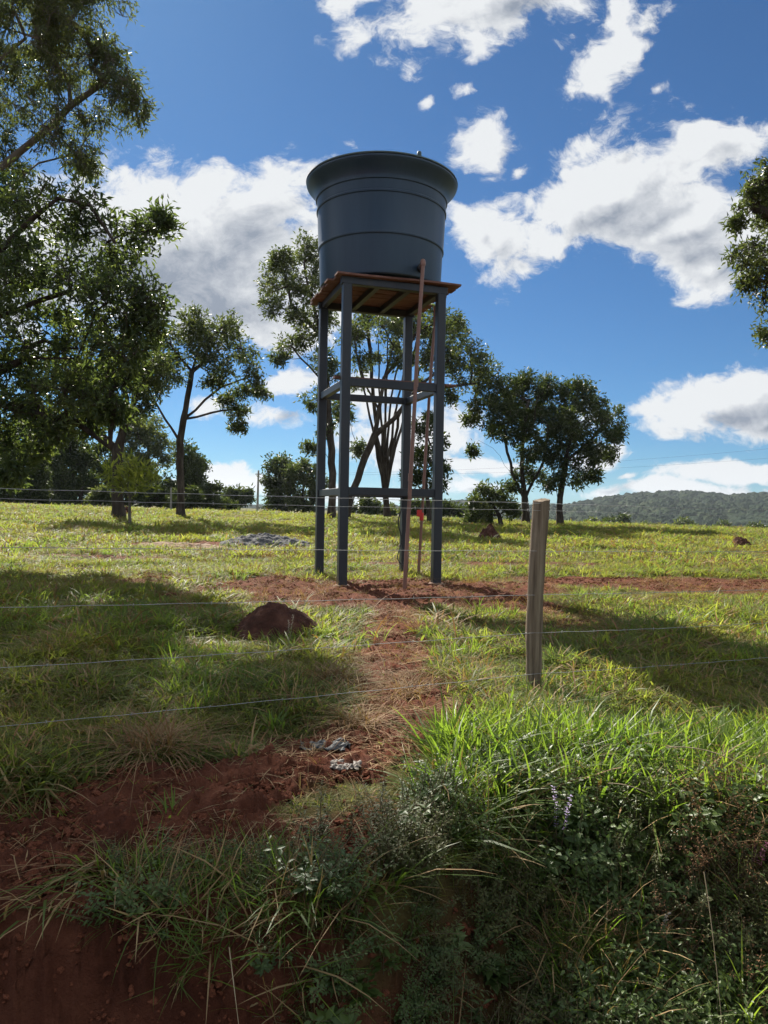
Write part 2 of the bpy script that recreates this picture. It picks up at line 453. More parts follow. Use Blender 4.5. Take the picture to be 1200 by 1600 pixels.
def build_hills():
    us = np.linspace(-1.5, 1.5, 1300); ts = np.linspace(0, 1, 230)
    px_ridge = [(-3000, 800), (-1200, 770), (0, 785), (500, 800), (640, 797), (720, 790), (800, 797), (880, 796), (930, 786), (1000, 778), (1080, 775), (1150, 781), (1200, 777), (1300, 768), (1700, 785), (2600, 760), (4000, 790)]
    ux = np.array([uv_of(p, q)[0] for p, q in px_ridge]); vx = np.array([uv_of(p, q)[1] for p, q in px_ridge])
    ridge_v = np.interp(us, ux, vx) + 0.0012 * (fbm(us * 12, us * 0, 3, 91) - 0.5)
    U, T = np.meshgrid(us, ts)
    D = 520 + 900 * T
    RV = np.interp(U.ravel(), us, ridge_v).reshape(U.shape)
    top = CAM_H + RV * 1250
    prof = np.where(T < 0.8, sstep(0, 0.8, T) * 0.85 + 0.15 * T / 0.8, 1 - 0.5 * sstep(0.8, 1.0, T))
    X = U * D; Y = D
    Z = -16 + (top + 16) * prof
    Z = Z + 9 * (fbm(X * 0.006, Y * 0.006, 4, 95) - 0.5) * np.sin(np.pi * np.clip(T, 0, 1))
    def crowns(cell, seed):
        gx = X / cell; gy = Y / cell; best = np.full(X.shape, 9.0); hh = np.zeros(X.shape)
        for dx in (-1, 0, 1):
            for dy in (-1, 0, 1):
                cx = np.floor(gx) + dx; cy = np.floor(gy) + dy
                a = hash2(cx, cy, seed); b = hash2(cx, cy, seed + 1); c = hash2(cx, cy, seed + 2)
                d = np.hypot(gx - cx - a, gy - cy - b); k = d < best
                best = np.where(k, d, best); hh = np.where(k, c, hh)
        return np.sqrt(np.maximum(0, 1 - (best / 0.78) ** 2)) * (0.5 + 0.8 * hh)
    dens_ = sstep(0.34, 0.5, fbm(X * 0.011, Y * 0.011, 3, 99))
    Z = Z + (6.5 * crowns(11.0, 101) + 3.0 * crowns(6.0, 131)) * (0.35 + 0.65 * dens_)
    nu = len(us)
    V = np.stack([X, Y, Z], -1).reshape(-1, 3)
    i = np.arange(len(ts) - 1)[:, None] * nu + np.arange(nu - 1)[None, :]
    F = np.stack([i, i + 1, i + 1 + nu, i + nu], -1).reshape(-1, 4)
    m = noisy('hill_forest', [(0.3, (0.008, 0.017, 0.009)), (0.5, (0.018, 0.032, 0.014)), (0.68, (0.038, 0.048, 0.019))], 0.04, 0.95, 0.05, bump=0.0, detail=8)
    o = link('hills', quad_mesh('hills', V, F, m, False)); tag(o, 'low forested hills on the horizon', 'hills', kind='structure')


build_hills()


def build_haze():
    me = bpy.data.meshes.new('haze'); X0, X1, Y0, Y1, Z0, Z1 = -2600, 2600, -2600, 2600, -40, 75
    V = [(x, y, z) for z in (Z0, Z1) for x, y in ((X0, Y0), (X1, Y0), (X1, Y1), (X0, Y1))]
    F = [(3, 2, 1, 0), (4, 5, 6, 7), (0, 1, 5, 4), (1, 2, 6, 5), (2, 3, 7, 6), (3, 0, 4, 7)]
    me.from_pydata(V, [], F); me.update()
    m = bpy.data.materials.new('thin_air'); m.use_nodes = True; nt = m.node_tree
    for n in list(nt.nodes):
        if n.type == 'BSDF_PRINCIPLED': nt.nodes.remove(n)
    v = nt.nodes.new('ShaderNodeVolumePrincipled'); v.inputs['Color'].default_value = (0.78, 0.88, 1.0, 1)
    v.inputs['Density'].default_value = HAZE; v.inputs['Anisotropy'].default_value = 0.35
    nt.links.new(v.outputs[0], nt.nodes['Material Output'].inputs['Volume'])
    me.materials.append(m)
    o = link('haze', me); tag(o, 'thin bluish air over the whole place', 'haze', kind='stuff'); o.display_type = 'WIRE'


HAZE = 0.00009
build_haze()


# ------------------------------------------------------------------ solid builders for the tower
class MB:
    def __init__(s): s.v = []; s.f = []

    def add(s, V, F):
        n = len(s.v); s.v += [tuple(map(float, p)) for p in V]; s.f += [tuple(i + n for i in f) for f in F]; return s

    def bar(s, p, q, w, h, up=(0, 0, 1), ch=0.006):
        """bar from p to q with a chamfered rectangular section"""
        p = Vector(p); q = Vector(q); d = (q - p).normalized(); upv = Vector(up)
        if abs(d.dot(upv)) > 0.95: upv = Vector((1, 0, 0))
        a = d.cross(upv).normalized(); b = a.cross(d).normalized()
        w2, h2 = w / 2, h / 2; c = min(ch, w2 * .4, h2 * .4)
        sec = [(w2 - c, h2), (w2, h2 - c), (w2, -h2 + c), (w2 - c, -h2), (-w2 + c, -h2), (-w2, -h2 + c), (-w2, h2 - c), (-w2 + c, h2)]
        V = [p + a * x + b * y for x, y in sec] + [q + a * x + b * y for x, y in sec]
        F = [(i, (i + 1) % 8, 8 + (i + 1) % 8, 8 + i) for i in range(8)] + [tuple(range(7, -1, -1)), tuple(range(8, 16))]
        return s.add(V, F)

    def tube(s, pts, r, n=8, cap=True):
        pts = [Vector(p) for p in pts]; rr = r if isinstance(r, (list, tuple)) else [r] * len(pts)
        V = []; ref = None
        for i, p in enumerate(pts):
            d = (pts[min(i + 1, len(pts) - 1)] - pts[max(i - 1, 0)]).normalized()
            if ref is None: ref = Vector((1, 0, 0)) if abs(d.x) < 0.8 else Vector((0, 1, 0))
            a = d.cross(ref).normalized(); b = a.cross(d).normalized(); ref = b
            V += [p + (a * math.cos(2 * math.pi * k / n) + b * math.sin(2 * math.pi * k / n)) * rr[i] for k in range(n)]
        F = []
        for i in range(len(pts) - 1):
            for k in range(n):
                F.append((i * n + k, i * n + (k + 1) % n, (i + 1) * n + (k + 1) % n, (i + 1) * n + k))
        if cap: F += [tuple(range(n - 1, -1, -1)), tuple((len(pts) - 1) * n + k for k in range(n))]
        return s.add(V, F)

    def lathe(s, prof, c, n=96):
        V = []; F = []
        for r, z in prof:
            V += [(c[0] + r * math.cos(2 * math.pi * k / n), c[1] + r * math.sin(2 * math.pi * k / n), z) for k in range(n)]
        for i in range(len(prof) - 1):
            for k in range(n):
                F.append((i * n + k, i * n + (k + 1) % n, (i + 1) * n + (k + 1) % n, (i + 1) * n + k))
        F += [tuple(range(n - 1, -1, -1)), tuple((len(prof) - 1) * n + k for k in range(n))]
        return s.add(V, F)

    def build(s, name, m, parent=None, smooth=False, auto=None):
        me = py_mesh(name, s.v, s.f, m, smooth)
        if auto is not None:
            me.polygons.foreach_set('use_smooth', np.full(len(me.polygons), True, dtype=bool)); me.set_sharp_from_angle(angle=R(auto))
        return link(name, me, parent)


M_STEEL = noisy('painted_steel', [(0.3, (0.009, 0.013, 0.020)), (0.55, (0.014, 0.019, 0.027)), (0.72, (0.034, 0.028, 0.025))], 5.0, 0.42, 0.5, 0.0, (1, 1, 0.3), 0.12, 0.002)
M_WOOD = noisy('red_brown_board', [(0.3, (0.11, 0.056, 0.044)), (0.5, (0.17, 0.088, 0.069)), (0.7, (0.23, 0.13, 0.105))], 3.0, 0.75, 0.2, 0.0, (1.0, 6.0, 6.0), 0.4, 0.004)
M_TANK = noisy('blue_tank_plastic', [(0.3, (0.013, 0.037, 0.070)), (0.7, (0.026, 0.057, 0.097))], 2.6, 0.42, 0.45, 0.0, (1, 1, 0.14), 0.05, 0.004)
M_LID = noisy('tank_lid_plastic', [(0.3, (0.05, 0.085, 0.10)), (0.7, (0.075, 0.11, 0.11))], 1.2, 0.5, 0.4, 0.0, None, 0.05, 0.004)
M_PVC = noisy('brown_pvc', [(0.3, (0.17, 0.085, 0.06)), (0.7, (0.25, 0.13, 0.095))], 4.0, 0.38, 0.45, 0.0, (1, 1, .3), 0.08, 0.002)
M_RED = noisy('red_valve_plastic', [(0.3, (0.55, 0.02, 0.02)), (0.7, (0.65, 0.04, 0.03))], 8.0, 0.35, 0.5)
M_BLACK = noisy('black_hose', [(0.3, (0.012, 0.012, 0.013)), (0.7, (0.03, 0.03, 0.03))], 8.0, 0.5, 0.4)
M_CONC = noisy('footing_concrete', [(0.3, (0.13, 0.07, 0.05)), (0.7, (0.24, 0.17, 0.13))], 9.0, 0.9, 0.2, bump=0.6, bdist=0.01)
M_WIRE = noisy('galvanised_wire', [(0.3, (0.28, 0.28, 0.27)), (0.7, (0.42, 0.42, 0.40))], 6.0, 0.6, 0.4, 0.3, None, 0.0)
M_POST = noisy('weathered_post', [(0.25, (0.060, 0.043, 0.029)), (0.5, (0.195, 0.150, 0.105)), (0.75, (0.33, 0.265, 0.19))], 34.0, 0.9, 0.15, 0.0, (1, 1, 0.05), 1.0, 0.012, fine=70)

TC = np.array((-0.135, 13.43)); TH = math.atan2(0.5, 1.55); W = 1.63
ex = np.array((math.cos(TH), math.sin(TH))); ey = np.array((-math.sin(TH), math.cos(TH)))


def tw(a, b, z):
    p = TC + ex * a + ey * b; return (p[0], p[1], z)


def build_tower():
    h = W / 2; ZT = 4.985
    root = empty('water_tower', (TC[0], TC[1], 0.0))
    tag(root, 'dark steel tower frame with four tall legs and red board platform on bare red soil', 'water tower')
    for a, b in ((-h, -h), (h, -h), (h, h), (-h, h)):
        x, y, _ = tw(a, b, 0)
        m = MB().bar((x, y, float(ground(x, y)) - 0.10), (x, y, ZT - 0.121), 0.145, 0.145, up=(ex[0], ex[1], 0), ch=0.012)
        leg = m.build('leg', M_STEEL, root)
        zf = float(ground(x, y))
        f = MB().lathe([(0.15, zf - 0.1), (0.14, zf + 0.01), (0.11, zf + 0.03)], (x, y), 14); f.build('footing', M_CONC, leg, True)
    e = 0.074
    for z in (1.53, 3.29):
        MB().bar(tw(-h + e, -h, z), tw(h - e, -h, z), 0.09, 0.13).build('beam', M_STEEL, root)
        MB().bar(tw(-h + e, h, z), tw(h - e, h, z), 0.09, 0.12).build('beam', M_STEEL, root)
        MB().bar(tw(-h, -h + e, z - 0.01), tw(-h, h - e, z - 0.01), 0.09, 0.12).build('beam', M_STEEL, root)
        MB().bar(tw(h, -h + e, z - 0.01), tw(h, h - e, z - 0.01), 0.09, 0.12).build('beam', M_STEEL, root)
    zc = ZT - 0.06
    MB().bar(tw(-h - 0.10, -h, zc), tw(h + 0.10, -h, zc), 0.12, 0.118).build('platform_beam', M_STEEL, root)
    MB().bar(tw(-h - 0.10, h, zc), tw(h + 0.10, h, zc), 0.12, 0.118).build('platform_beam', M_STEEL, root)
    for a in (-h, -h / 3, h / 3, h):
        MB().bar(tw(a, -h + 0.064, zc + 0.005), tw(a, h - 0.064, zc + 0.005), 0.09, 0.104).build('joist', M_STEEL, root)
    r2 = random.Random(5)
    dk = MB(); nb = 9; wd = (W + 0.42) / nb
    for k in range(nb):
        b = -h - 0.17 + wd * (k + 0.5); l = -h - 0.21 + r2.uniform(-0.05, 0.05); rr = h + 0.28 + r2.uniform(-0.06, 0.05)
        z0 = ZT + 0.019 + r2.uniform(0, 0.006)
        pts = 6
        for i in range(pts - 1):
            a0 = l + (rr - l) * i / (pts - 1); a1 = l + (rr - l) * (i + 1) / (pts - 1)
            sag = lambda a: 0.012 * math.sin(a * 2.3 + k)
            dk.bar(tw(a0, b, z0 + sag(a0)), tw(a1, b, z0 + sag(a1)), wd - 0.018, 0.032, ch=0.002)
    dk.build('platform_board', M_WOOD, root)


build_tower()


def build_tank():
    z0 = 5.055
    root = empty('water_tank', (TC[0], TC[1], z0))
    tag(root, 'large round dark blue plastic water tank with flared rim on the tower platform', 'water tank')
    c = TC
    prof = [(1.02, z0), (1.045, z0 + 0.015), (1.052, z0 + 0.05), (1.074, 5.66), (1.077, 5.685), (1.096, 5.70), (1.099, 5.72), (1.090, 5.745), (1.115, 6.345), (1.132, 6.355), (1.134, 6.38), (1.120, 6.395),
            (1.128, 6.55), (1.146, 6.56), (1.15, 6.60), (1.158, 6.63), (1.18, 6.675), (1.22, 6.73), (1.27, 6.785), (1.302, 6.82), (1.312, 6.84), (1.312, 6.862), (1.30, 6.87), (1.26, 6.87)]
    MB().lathe(prof, c, 128).build('body', M_TANK, root, auto=25)
    lid = [(1.318, 6.874), (1.322, 6.885), (1.318, 6.90), (1.27, 6.915), (1.0, 6.965), (0.6, 7.01), (0.3, 7.03), (0.02, 7.035)]
    lo = MB().lathe(lid, c, 128).build('lid', M_LID, root, auto=30)
    kx, ky = c[0] + 0.60, c[1] - 1.13
    k = MB().lathe([(0.035, 6.895), (0.038, 6.93), (0.034, 6.97), (0.02, 6.985)], (kx, ky), 12)
    k.build('lid_clip', M_LID, lo, auto=40)
    fx, fy = 0.53, 12.62
    fl = MB().tube([(fx, fy - 0.01, 5.2), (fx + 0.01, fy - 0.13, 5.2)], 0.062, 16).build('outlet_flange', M_BLACK, root, auto=40)


build_tank()


def build_pipes():
    b = (0.325, 12.0); zb = float(ground(*b))
    o = MB().tube([(0.54, 12.475, 5.2), (0.55, 12.24, 5.2), (0.553, 12.20, 5.185), (0.553, 12.19, 5.15), (0.50, 12.15, 4.2), (0.42, 12.08, 2.0), (0.335, 12.0, zb - 0.15)], 0.031, 12).build('pipe', M_PVC, None, auto=50)
    o.name = 'water_pipe'; tag(o, 'thicker brown plastic pipe running from the tank side down in front of the tower', 'pipe', 'brown pipes on the tower')
    for t in (0.37, 0.66):
        z = 5.15 * (1 - t); x = 0.553 - 0.218 * t; y = 12.19 - 0.19 * t
        MB().tube([(x, y, z + 0.06), (x - 0.0042, y - 0.003, z - 0.06)], 0.037, 12).build('coupling', M_PVC, o, auto=50)
    el = MB().tube([(0.548, 12.275, 5.2), (0.551, 12.215, 5.198), (0.5535, 12.192, 5.18), (0.553, 12.19, 5.12)], 0.041, 12).build('elbow', M_PVC, o, auto=50)
    g = (0.64, 14.02); zg = float(ground(*g))
    o2 = MB().tube([(0.86, 13.95, 4.95), (0.86, 13.95, 4.6), (0.80, 13.97, 3.6), (0.72, 14.0, 1.8), (0.64, 14.02, zg - 0.15)], 0.027, 12).build('pipe', M_PVC, None, auto=50)
    o2.name = 'water_pipe.001'; tag(o2, 'thinner brown plastic pipe with a red valve behind the thicker pipe', 'pipe', 'brown pipes on the tower')
    v = MB().tube([(0.685, 13.965, 1.06), (0.687, 13.965, 1.20)], 0.038, 12).build('valve', M_RED, o2, auto=40)
    MB().bar((0.64, 13.915, 1.13), (0.64, 13.915, 1.25), 0.09, 0.02, up=(0, 1, 0)).bar((0.655, 13.965, 1.14), (0.64, 13.915, 1.14), 0.03, 0.03).build('valve_handle', M_RED, v)
    # black hose coiled down by the rear right leg
    pts = []
    for i in range(26):
        t = i / 25; z = 0.06 + 1.45 * (1 - t)
        pts.append((0.30 + 0.035 * math.sin(t * 14) + 0.16 * max(0, t - 0.82) / 0.18, 14.25 + 0.03 * math.cos(t * 11) - 0.2 * t, z + 0.0))
    hz = MB().tube(pts, 0.011, 6).build('hose', M_BLACK, None, auto=60); tag(hz, 'thin black hose hanging wavily beside the rear right tower leg', 'hose')
    MB_ = MB().bar(tw(-0.98, -0.70, 3.373), tw(1.17, -0.66, 3.377), 0.13, 0.035, ch=0.003)
    pl = MB_.build('loose_plank', M_WOOD, None); tag(pl, 'reddish loose plank lying across the middle beams of the tower, sticking out right', 'plank')


build_pipes()


# ------------------------------------------------------------------ wire fence
def rough_post(name, x, y, zb, top, lean, r0, parent, seed, n=28, rings=46):
    V = []; F = []; rr = np.random.default_rng(seed)
    groove = rr.normal(0, 0.05, n); groove = np.convolve(np.concatenate([groove, groove[:3]]), [0.3, 0.4, 0.3], 'same')[:n]
    for i in range(rings):
        t = i / (rings - 1); z = zb + (top - zb) * t
        cx = x + lean[0] * t + 0.012 * math.sin(t * 6.0 + 1); cy = y + lean[1] * t + 0.008 * math.sin(t * 7.5)
        for k in range(n):
            a = 2 * math.pi * k / n
            sq = 1.0 + 0.04 * math.cos(4 * a + 0.6)
            wob = 1 + 0.17 * (float(vnoise(np.array([k * 0.45]), np.array([t * 9.0]), seed)[0]) - 0.5) + groove[k]
            belly = 1 + 0.13 * math.exp(-((t - 0.36) / 0.06) ** 2) * math.cos(a - 3.6) - 0.12 * sstep(0.30, 0.08, t)
            r = r0 * sq * wob * belly
            zz = z + (0.012 * math.cos(a - 1) + 0.01 * (float(vnoise(np.array([k * 0.8]), np.array([2.0]), seed + 3)[0]) - 0.5) if i == rings - 1 else 0)
            V.append((cx + r * math.cos(a), cy + r * math.sin(a), zz))
    for i in range(rings - 1):
        for k in range(n): F.append((i * n + k, i * n + (k + 1) % n, (i + 1) * n + (k + 1) % n, (i + 1) * n + k))
    V.append((x + lean[0], y + lean[1], top - 0.006)); c = len(V) - 1; b = (rings - 1) * n
    for k in range(n): F.append((b + k, b + (k + 1) % n, c))
    o = link(name, py_mesh(name, V, F, M_POST, True), parent); o.data.set_sharp_from_angle(angle=R(45))
    return o


def build_fence():
    root = empty('wire_fence', (1.13, 5.75, -0.1))
    tag(root, 'barbed wire fence with one rough grey wooden post in front of the tower', 'fence')
    posts = [(1.125, 5.75, 1.31, (0.045, 0.0), 0.058, 3), (-4.5, 3.28, 1.32, (0.03, 0.02), 0.06, 8), (4.75, 7.33, 1.28, (-0.02, 0), 0.055, 13)]
    for x, y, top, lean, r0, sd in posts:
        rough_post('post', x, y, float(ground(x, y)) - 0.25, top, lean, r0, root, sd)
    # heights of the strands at x=-2.15 and at the post
    for zl, zp, sag, dy in ((1.30, 1.285, 0.010, -0.066), (1.245, 1.232, 0.012, -0.068), (0.975, 0.93, 0.012, -0.068), (0.647, 0.606, 0.018, -0.068), (0.318, 0.325, 0.03, -0.066), (-0.010, 0.02, 0.025, -0.066)):
        m = MB()
        sl = (zp - zl) / (1.16 + 2.15)
        nodes = [(-4.5, 3.28 + dy, zl + sl * (-4.5 + 2.15)), (1.125, 5.75 + dy, zp), (4.75, 7.33 + dy, zp - 0.01)]
        pts = []
        for a, b in zip(nodes[:-1], nodes[1:]):
            for i in range(40):
                t = i / 40; p = [a[k] + (b[k] - a[k]) * t for k in range(3)]
                p[2] -= sag * 4 * t * (1 - t) * 0.7 - 0.002 * math.sin(i * 1.7 + zl * 9); pts.append(tuple(p))
        pts.append(nodes[-1])
        m.tube(pts, 0.0013 if zl == 1.245 else 0.0018, 5)
        L_ = 0.0
        for i in range(len(pts) - 1):
            p, q = Vector(pts[i]), Vector(pts[i + 1])
            c = p.lerp(q, 0.5); d = (q - p).normalized()
            if i % 3: continue
            for s in (1, -1):
                v = Vector((random.uniform(-.3, .3), random.uniform(-.3, .3), 1)).normalized() * 0.011 * s
                m.tube([c - v, c + v + d * 0.008], 0.0011, 4)
        m.build('wire', M_WIRE, root, True)


build_fence()

# ------------------------------------------------------------------ trees
M_BARK = noisy('tree_bark', [(0.3, (0.030, 0.024, 0.019)), (0.5, (0.060, 0.048, 0.038)), (0.7, (0.11, 0.092, 0.075))], 6.0, 0.92, 0.1, 0.0, (1, 1, 0.25), 0.8, 0.03)
M_BARK_PALE = noisy('pale_tree_bark', [(0.3, (0.07, 0.06, 0.05)), (0.5, (0.13, 0.115, 0.095)), (0.7, (0.20, 0.18, 0.15))], 6.0, 0.9, 0.1, 0.0, (1, 1, 0.25), 0.8, 0.03)
M_LEAF = leaf_mat('leaf_green', (0.044, 0.064, 0.030), (0.112, 0.128, 0.050), 0.44)
M_LEAF_GLOSSY = leaf_mat('leaf_glossy', (0.050, 0.074, 0.038), (0.120, 0.148, 0.060), 0.46, 0.40, 0.32)
M_LEAF_GREY = leaf_mat('leaf_grey_green', (0.060, 0.078, 0.040), (0.125, 0.140, 0.065), 0.46)
M_LEAF_DARK = leaf_mat('leaf_dark', (0.030, 0.046, 0.018), (0.075, 0.095, 0.030), 0.38)
M_LEAF_YELLOW = leaf_mat('leaf_yellow_green', (0.13, 0.16, 0.035), (0.32, 0.33, 0.08), 0.5)


def unit(n, r=None):
    v = (r or rng).normal(size=(n, 3)); return v / np.linalg.norm(v, axis=1, keepdims=True)


def leaf_cloud(P, D, L, Wd, r):
    n = len(P); D = D / np.linalg.norm(D, axis=1, keepdims=True)
    N = unit(n, r); N = np.cross(D, N); N /= np.linalg.norm(N, axis=1, keepdims=True) + 1e-9
    S = np.cross(D, N)
    l = L * r.uniform(0.65, 1.25, (n, 1)); w = Wd * r.uniform(0.7, 1.25, (n, 1))
    fold = 0.22 * w
    A = P; Bm = P + D * l * 0.45 + S * w * 0.5 + N * fold; Cm = P + D * l * 0.45 - S * w * 0.5 + N * fold
    T = P + D * l - N * l * 0.12
    V = np.stack([A, Bm, T, Cm], 1).reshape(-1, 3)
    F = np.arange(n * 4).reshape(n, 4)
    return V, F


def limb_mesh(pos, par, rad, big, nside_fn=None):
    """tapered tubes along every parent->child edge; the thickest child continues its parent's ring"""
    pos = np.asarray(pos); par = np.asarray(par); idx = np.where(par >= 0)[0]
    cont = np.zeros(len(pos), dtype=bool)
    best = {}
    for i in idx:
        p = par[i]
        if p not in best or rad[i] > rad[best[p]]: best[p] = i
    for p, i in best.items(): cont[i] = True
    dirs = np.zeros_like(pos)
    dirs[idx] = pos[idx] - pos[par[idx]]
    roots = np.where(par < 0)[0]
    for rt in roots: dirs[rt] = (0, 0, 1)
    dirs /= np.linalg.norm(dirs, axis=1, keepdims=True) + 1e-9
    # node direction: mean of incoming and main outgoing
    nd = dirs.copy()
    for p, i in best.items(): nd[p] = dirs[p] + dirs[i]
    nd /= np.linalg.norm(nd, axis=1, keepdims=True) + 1e-9
    Vs = []; Fs = []; off = 0
    for lo, hi, n in ((0.03, 99, 8), (0.0, 0.03, 4)):
        s = idx[(rad[idx] >= lo) & (rad[idx] < hi)]
        if not len(s): continue
        p = par[s]
        d0 = np.where(cont[s][:, None], nd[p], dirs[s]); d1 = nd[s]
        r0 = np.where(cont[s], rad[p], np.minimum(rad[p], rad[s] * 1.25)); r1 = rad[s]
        rings = []
        for P, d, rr in ((pos[p], d0, r0), (pos[s], d1, r1)):
            ref = np.array((0.83, 0.41, 0.37))
            a = np.cross(d, ref); a /= np.linalg.norm(a, axis=1, keepdims=True) + 1e-9; b = np.cross(d, a)
            th = 2 * np.pi * np.arange(n) / n
            rings.append(P[:, None, :] + rr[:, None, None] * (a[:, None, :] * np.cos(th)[None, :, None] + b[:, None, :] * np.sin(th)[None, :, None]))
        V = np.concatenate(rings, 1).reshape(-1, 3)
        k = np.arange(n); f = np.stack([k, (k + 1) % n, n + (k + 1) % n, n + k], -1)
        F = (np.arange(len(s)) * 2 * n)[:, None, None] + f[None]
        Vs.append(V); Fs.append(F.reshape(-1, 4) + off); off += len(V)
    return np.concatenate(Vs), np.concatenate(Fs)


def make_tree(name, label, cat, group, limbs, clumps, leaf, mleaf, mbark=None, dens=34, twigs=10, seed=1, root=None, droop=0.25, r0=0.2, tipr=0.006, spread=0.95, limb_r=0.0, parts=('trunk', 'crown'), sprigs=6):
    """limbs: list of polylines of world points (first is the trunk); clumps: list of (world centre, radius)"""
    r = np.random.default_rng(seed)
    pos = []; par = []; load = []

    def add_path(pi, pts, jit, step):
        cur = pi
        p0 = np.array(pos[pi]) if pi >= 0 else None
        seq = [np.array(p, float) for p in pts]
        if p0 is None:
            pos.append(seq[0]); par.append(-1); load.append(0.0); cur = len(pos) - 1; seq = seq[1:]
        for q in seq:
            a = np.array(pos[cur]); n = max(1, int(np.linalg.norm(q - a) / step))
            for i in range(1, n + 1):
                p = a + (q - a) * i / n + (r.normal(size=3) * jit * (0 if i == n else 1))
                pos.append(p); par.append(cur); load.append(0.0); cur = len(pos) - 1
        return cur

    step = 0.5
    add_path(-1, limbs[0], 0.02, step)
    for lb in limbs[1:]:
        q = np.array(lb[0]); i = int(np.argmin(np.linalg.norm(np.array(pos) - q, axis=1)))
        add_path(i, lb[1:] if len(lb) > 1 else lb, 0.03, step)
    trunk_top = np.array(pos); n_limb = len(pos)
    base = np.array(pos[0])
    cl = sorted(clumps, key=lambda c: np.min(np.linalg.norm(trunk_top - np.array(c[0]), axis=1)))
    Ps, Ds = [], []
    L, Wd = leaf
    wood = len(pos)
    for c, rad_ in cl:
        c = np.array(c)
        A = np.array(pos[:wood])
        dist = np.linalg.norm(A - c, axis=1); pen = np.maximum(0, A[:, 2] - (c[2] - 0.25 * dist)) * 1.6
        low = np.maximum(0, (base[2] + 0.18 * (c[2] - base[2])) - A[:, 2]) * 5
        i = int(np.argmin(dist + pen + low)); s = A[i]
        d = c - s; ln = np.linalg.norm(d)
        mid1 = s + d * 0.35 + np.array((0, 0, 0.10 * ln)) + r.normal(size=3) * 0.05 * ln
        mid2 = s + d * 0.7 + np.array((0, 0, 0.09 * ln)) + r.normal(size=3) * 0.05 * ln
        # main nodes kept contiguous at the front: remember them as wood for the next clumps
        e = add_path(i, [mid1, mid2, c], 0.05, 0.6)
        wood = len(pos)
        Ps.append((e, c, rad_))
    P_all, D_all = [], []
    for e, c, rad_ in Ps:
        rad_ = rad_ * 1.15
        nleaf = 1.7 * dens * (rad_ / L) ** 2 * spread
        nt_ = max(4, int(twigs * 1.3))
        ns = sprigs
        nl = max(4, int(nleaf / (nt_ * ns)))
        for _ in range(nt_):
            u = unit(1, r)[0]; u[2] *= 0.85
            end = c + u * rad_ * (r.uniform(0.25, 1.0) ** 0.55)
            m = (c + end) / 2 + r.normal(size=3) * 0.12 * rad_ + np.array((0, 0, 0.05 * rad_))
            t = add_path(e, [m, end], 0.02, 10)
            load[t] += 1.0 * (rad_ ** 2)
            sp = end[None] + r.normal(size=(ns, 3)) * 0.155 * rad_ + (m - end)[None] * r.uniform(0, 0.7, (ns, 1))
            for q in sp:
                pos.append(q); par.append(t); load.append(0.2 * rad_ ** 2)
            base_p = np.repeat(sp, nl, 0); out_d = np.repeat(sp - c[None], nl, 0)
            out_d /= np.linalg.norm(out_d, axis=1, keepdims=True) + 1e-6
            d = unit(len(base_p), r) + 0.55 * out_d + np.array((0, 0, -droop))
            P_all.append(base_p + unit(len(base_p), r) * L * r.uniform(0.1, 1.3, (len(base_p), 1))); D_all.append(d)
    pos_a = np.array(pos); par_a = np.array(par); ld = np.array(load)
    order = range(len(pos_a) - 1, 0, -1)
    for i in order:
        if par_a[i] >= 0: ld[par_a[i]] += ld[i]
    rd = np.maximum(tipr, r0 * (ld / max(ld[0], 1e-6)) ** 0.62)
    if limb_r:
        t_ = (pos_a[:n_limb, 2] - base[2]) / (pos_a[:n_limb, 2].max() - base[2] + 1e-6)
        rd[:n_limb] = np.maximum(rd[:n_limb], limb_r * (1 - 0.75 * np.clip(t_, 0, 1)))
    # root flare
    hh = pos_a[:, 2] - base[2]
    rd = rd * (1 + 0.5 * np.exp(-hh / 0.35) * (rd > 0.5 * r0))
    V, F = limb_mesh(pos_a, par_a, rd, None)
    rt = root or empty(name, base)
    if label: tag(rt, label, cat, group)
    link(parts[0], quad_mesh(parts[0], V, F, mbark or M_BARK, True), rt)
    if P_all:
        V, F = leaf_cloud(np.concatenate(P_all), np.concatenate(D_all), L, Wd, r)
        link(parts[1], quad_mesh(parts[1], V, F, mleaf), rt)
        global LEAVES
        LEAVES += len(F)
    return rt


LEAVES = 0


def pl(pts, d):
    """polyline of photo points at distance d; third value shifts the distance"""
    return [at(p[0], p[1], d + (p[2] if len(p) > 2 else 0)) for p in pts]


def ground_start(px, d):
    u, v = uv_of(px, 800); x = u * d
    return np.array((x, d, float(ground(x, d)) - 0.1))


def photo_tree(name, label, cat, group, d, limbs, clumps, leaf, mleaf, seed=1, depth=0.8, **kw):
    r = random.Random(seed)
    lw = [pl(l, d) for l in limbs]
    g = ground_start(limbs[0][0][0], d)
    kw.pop('ground', None)
    lw[0][0] = g
    cw = []
    for c in clumps:
        rad_ = c[2] / FPX * d
        dd = c[3] if len(c) > 3 else r.uniform(-1, 1) * depth * rad_ * 1.6
        cw.append((at(c[0], c[1], d + dd), rad_))
    return make_tree(name, label, cat, group, lw, cw, leaf, mleaf, seed=seed, **kw)


TG = 'trees along the far side of the pasture'
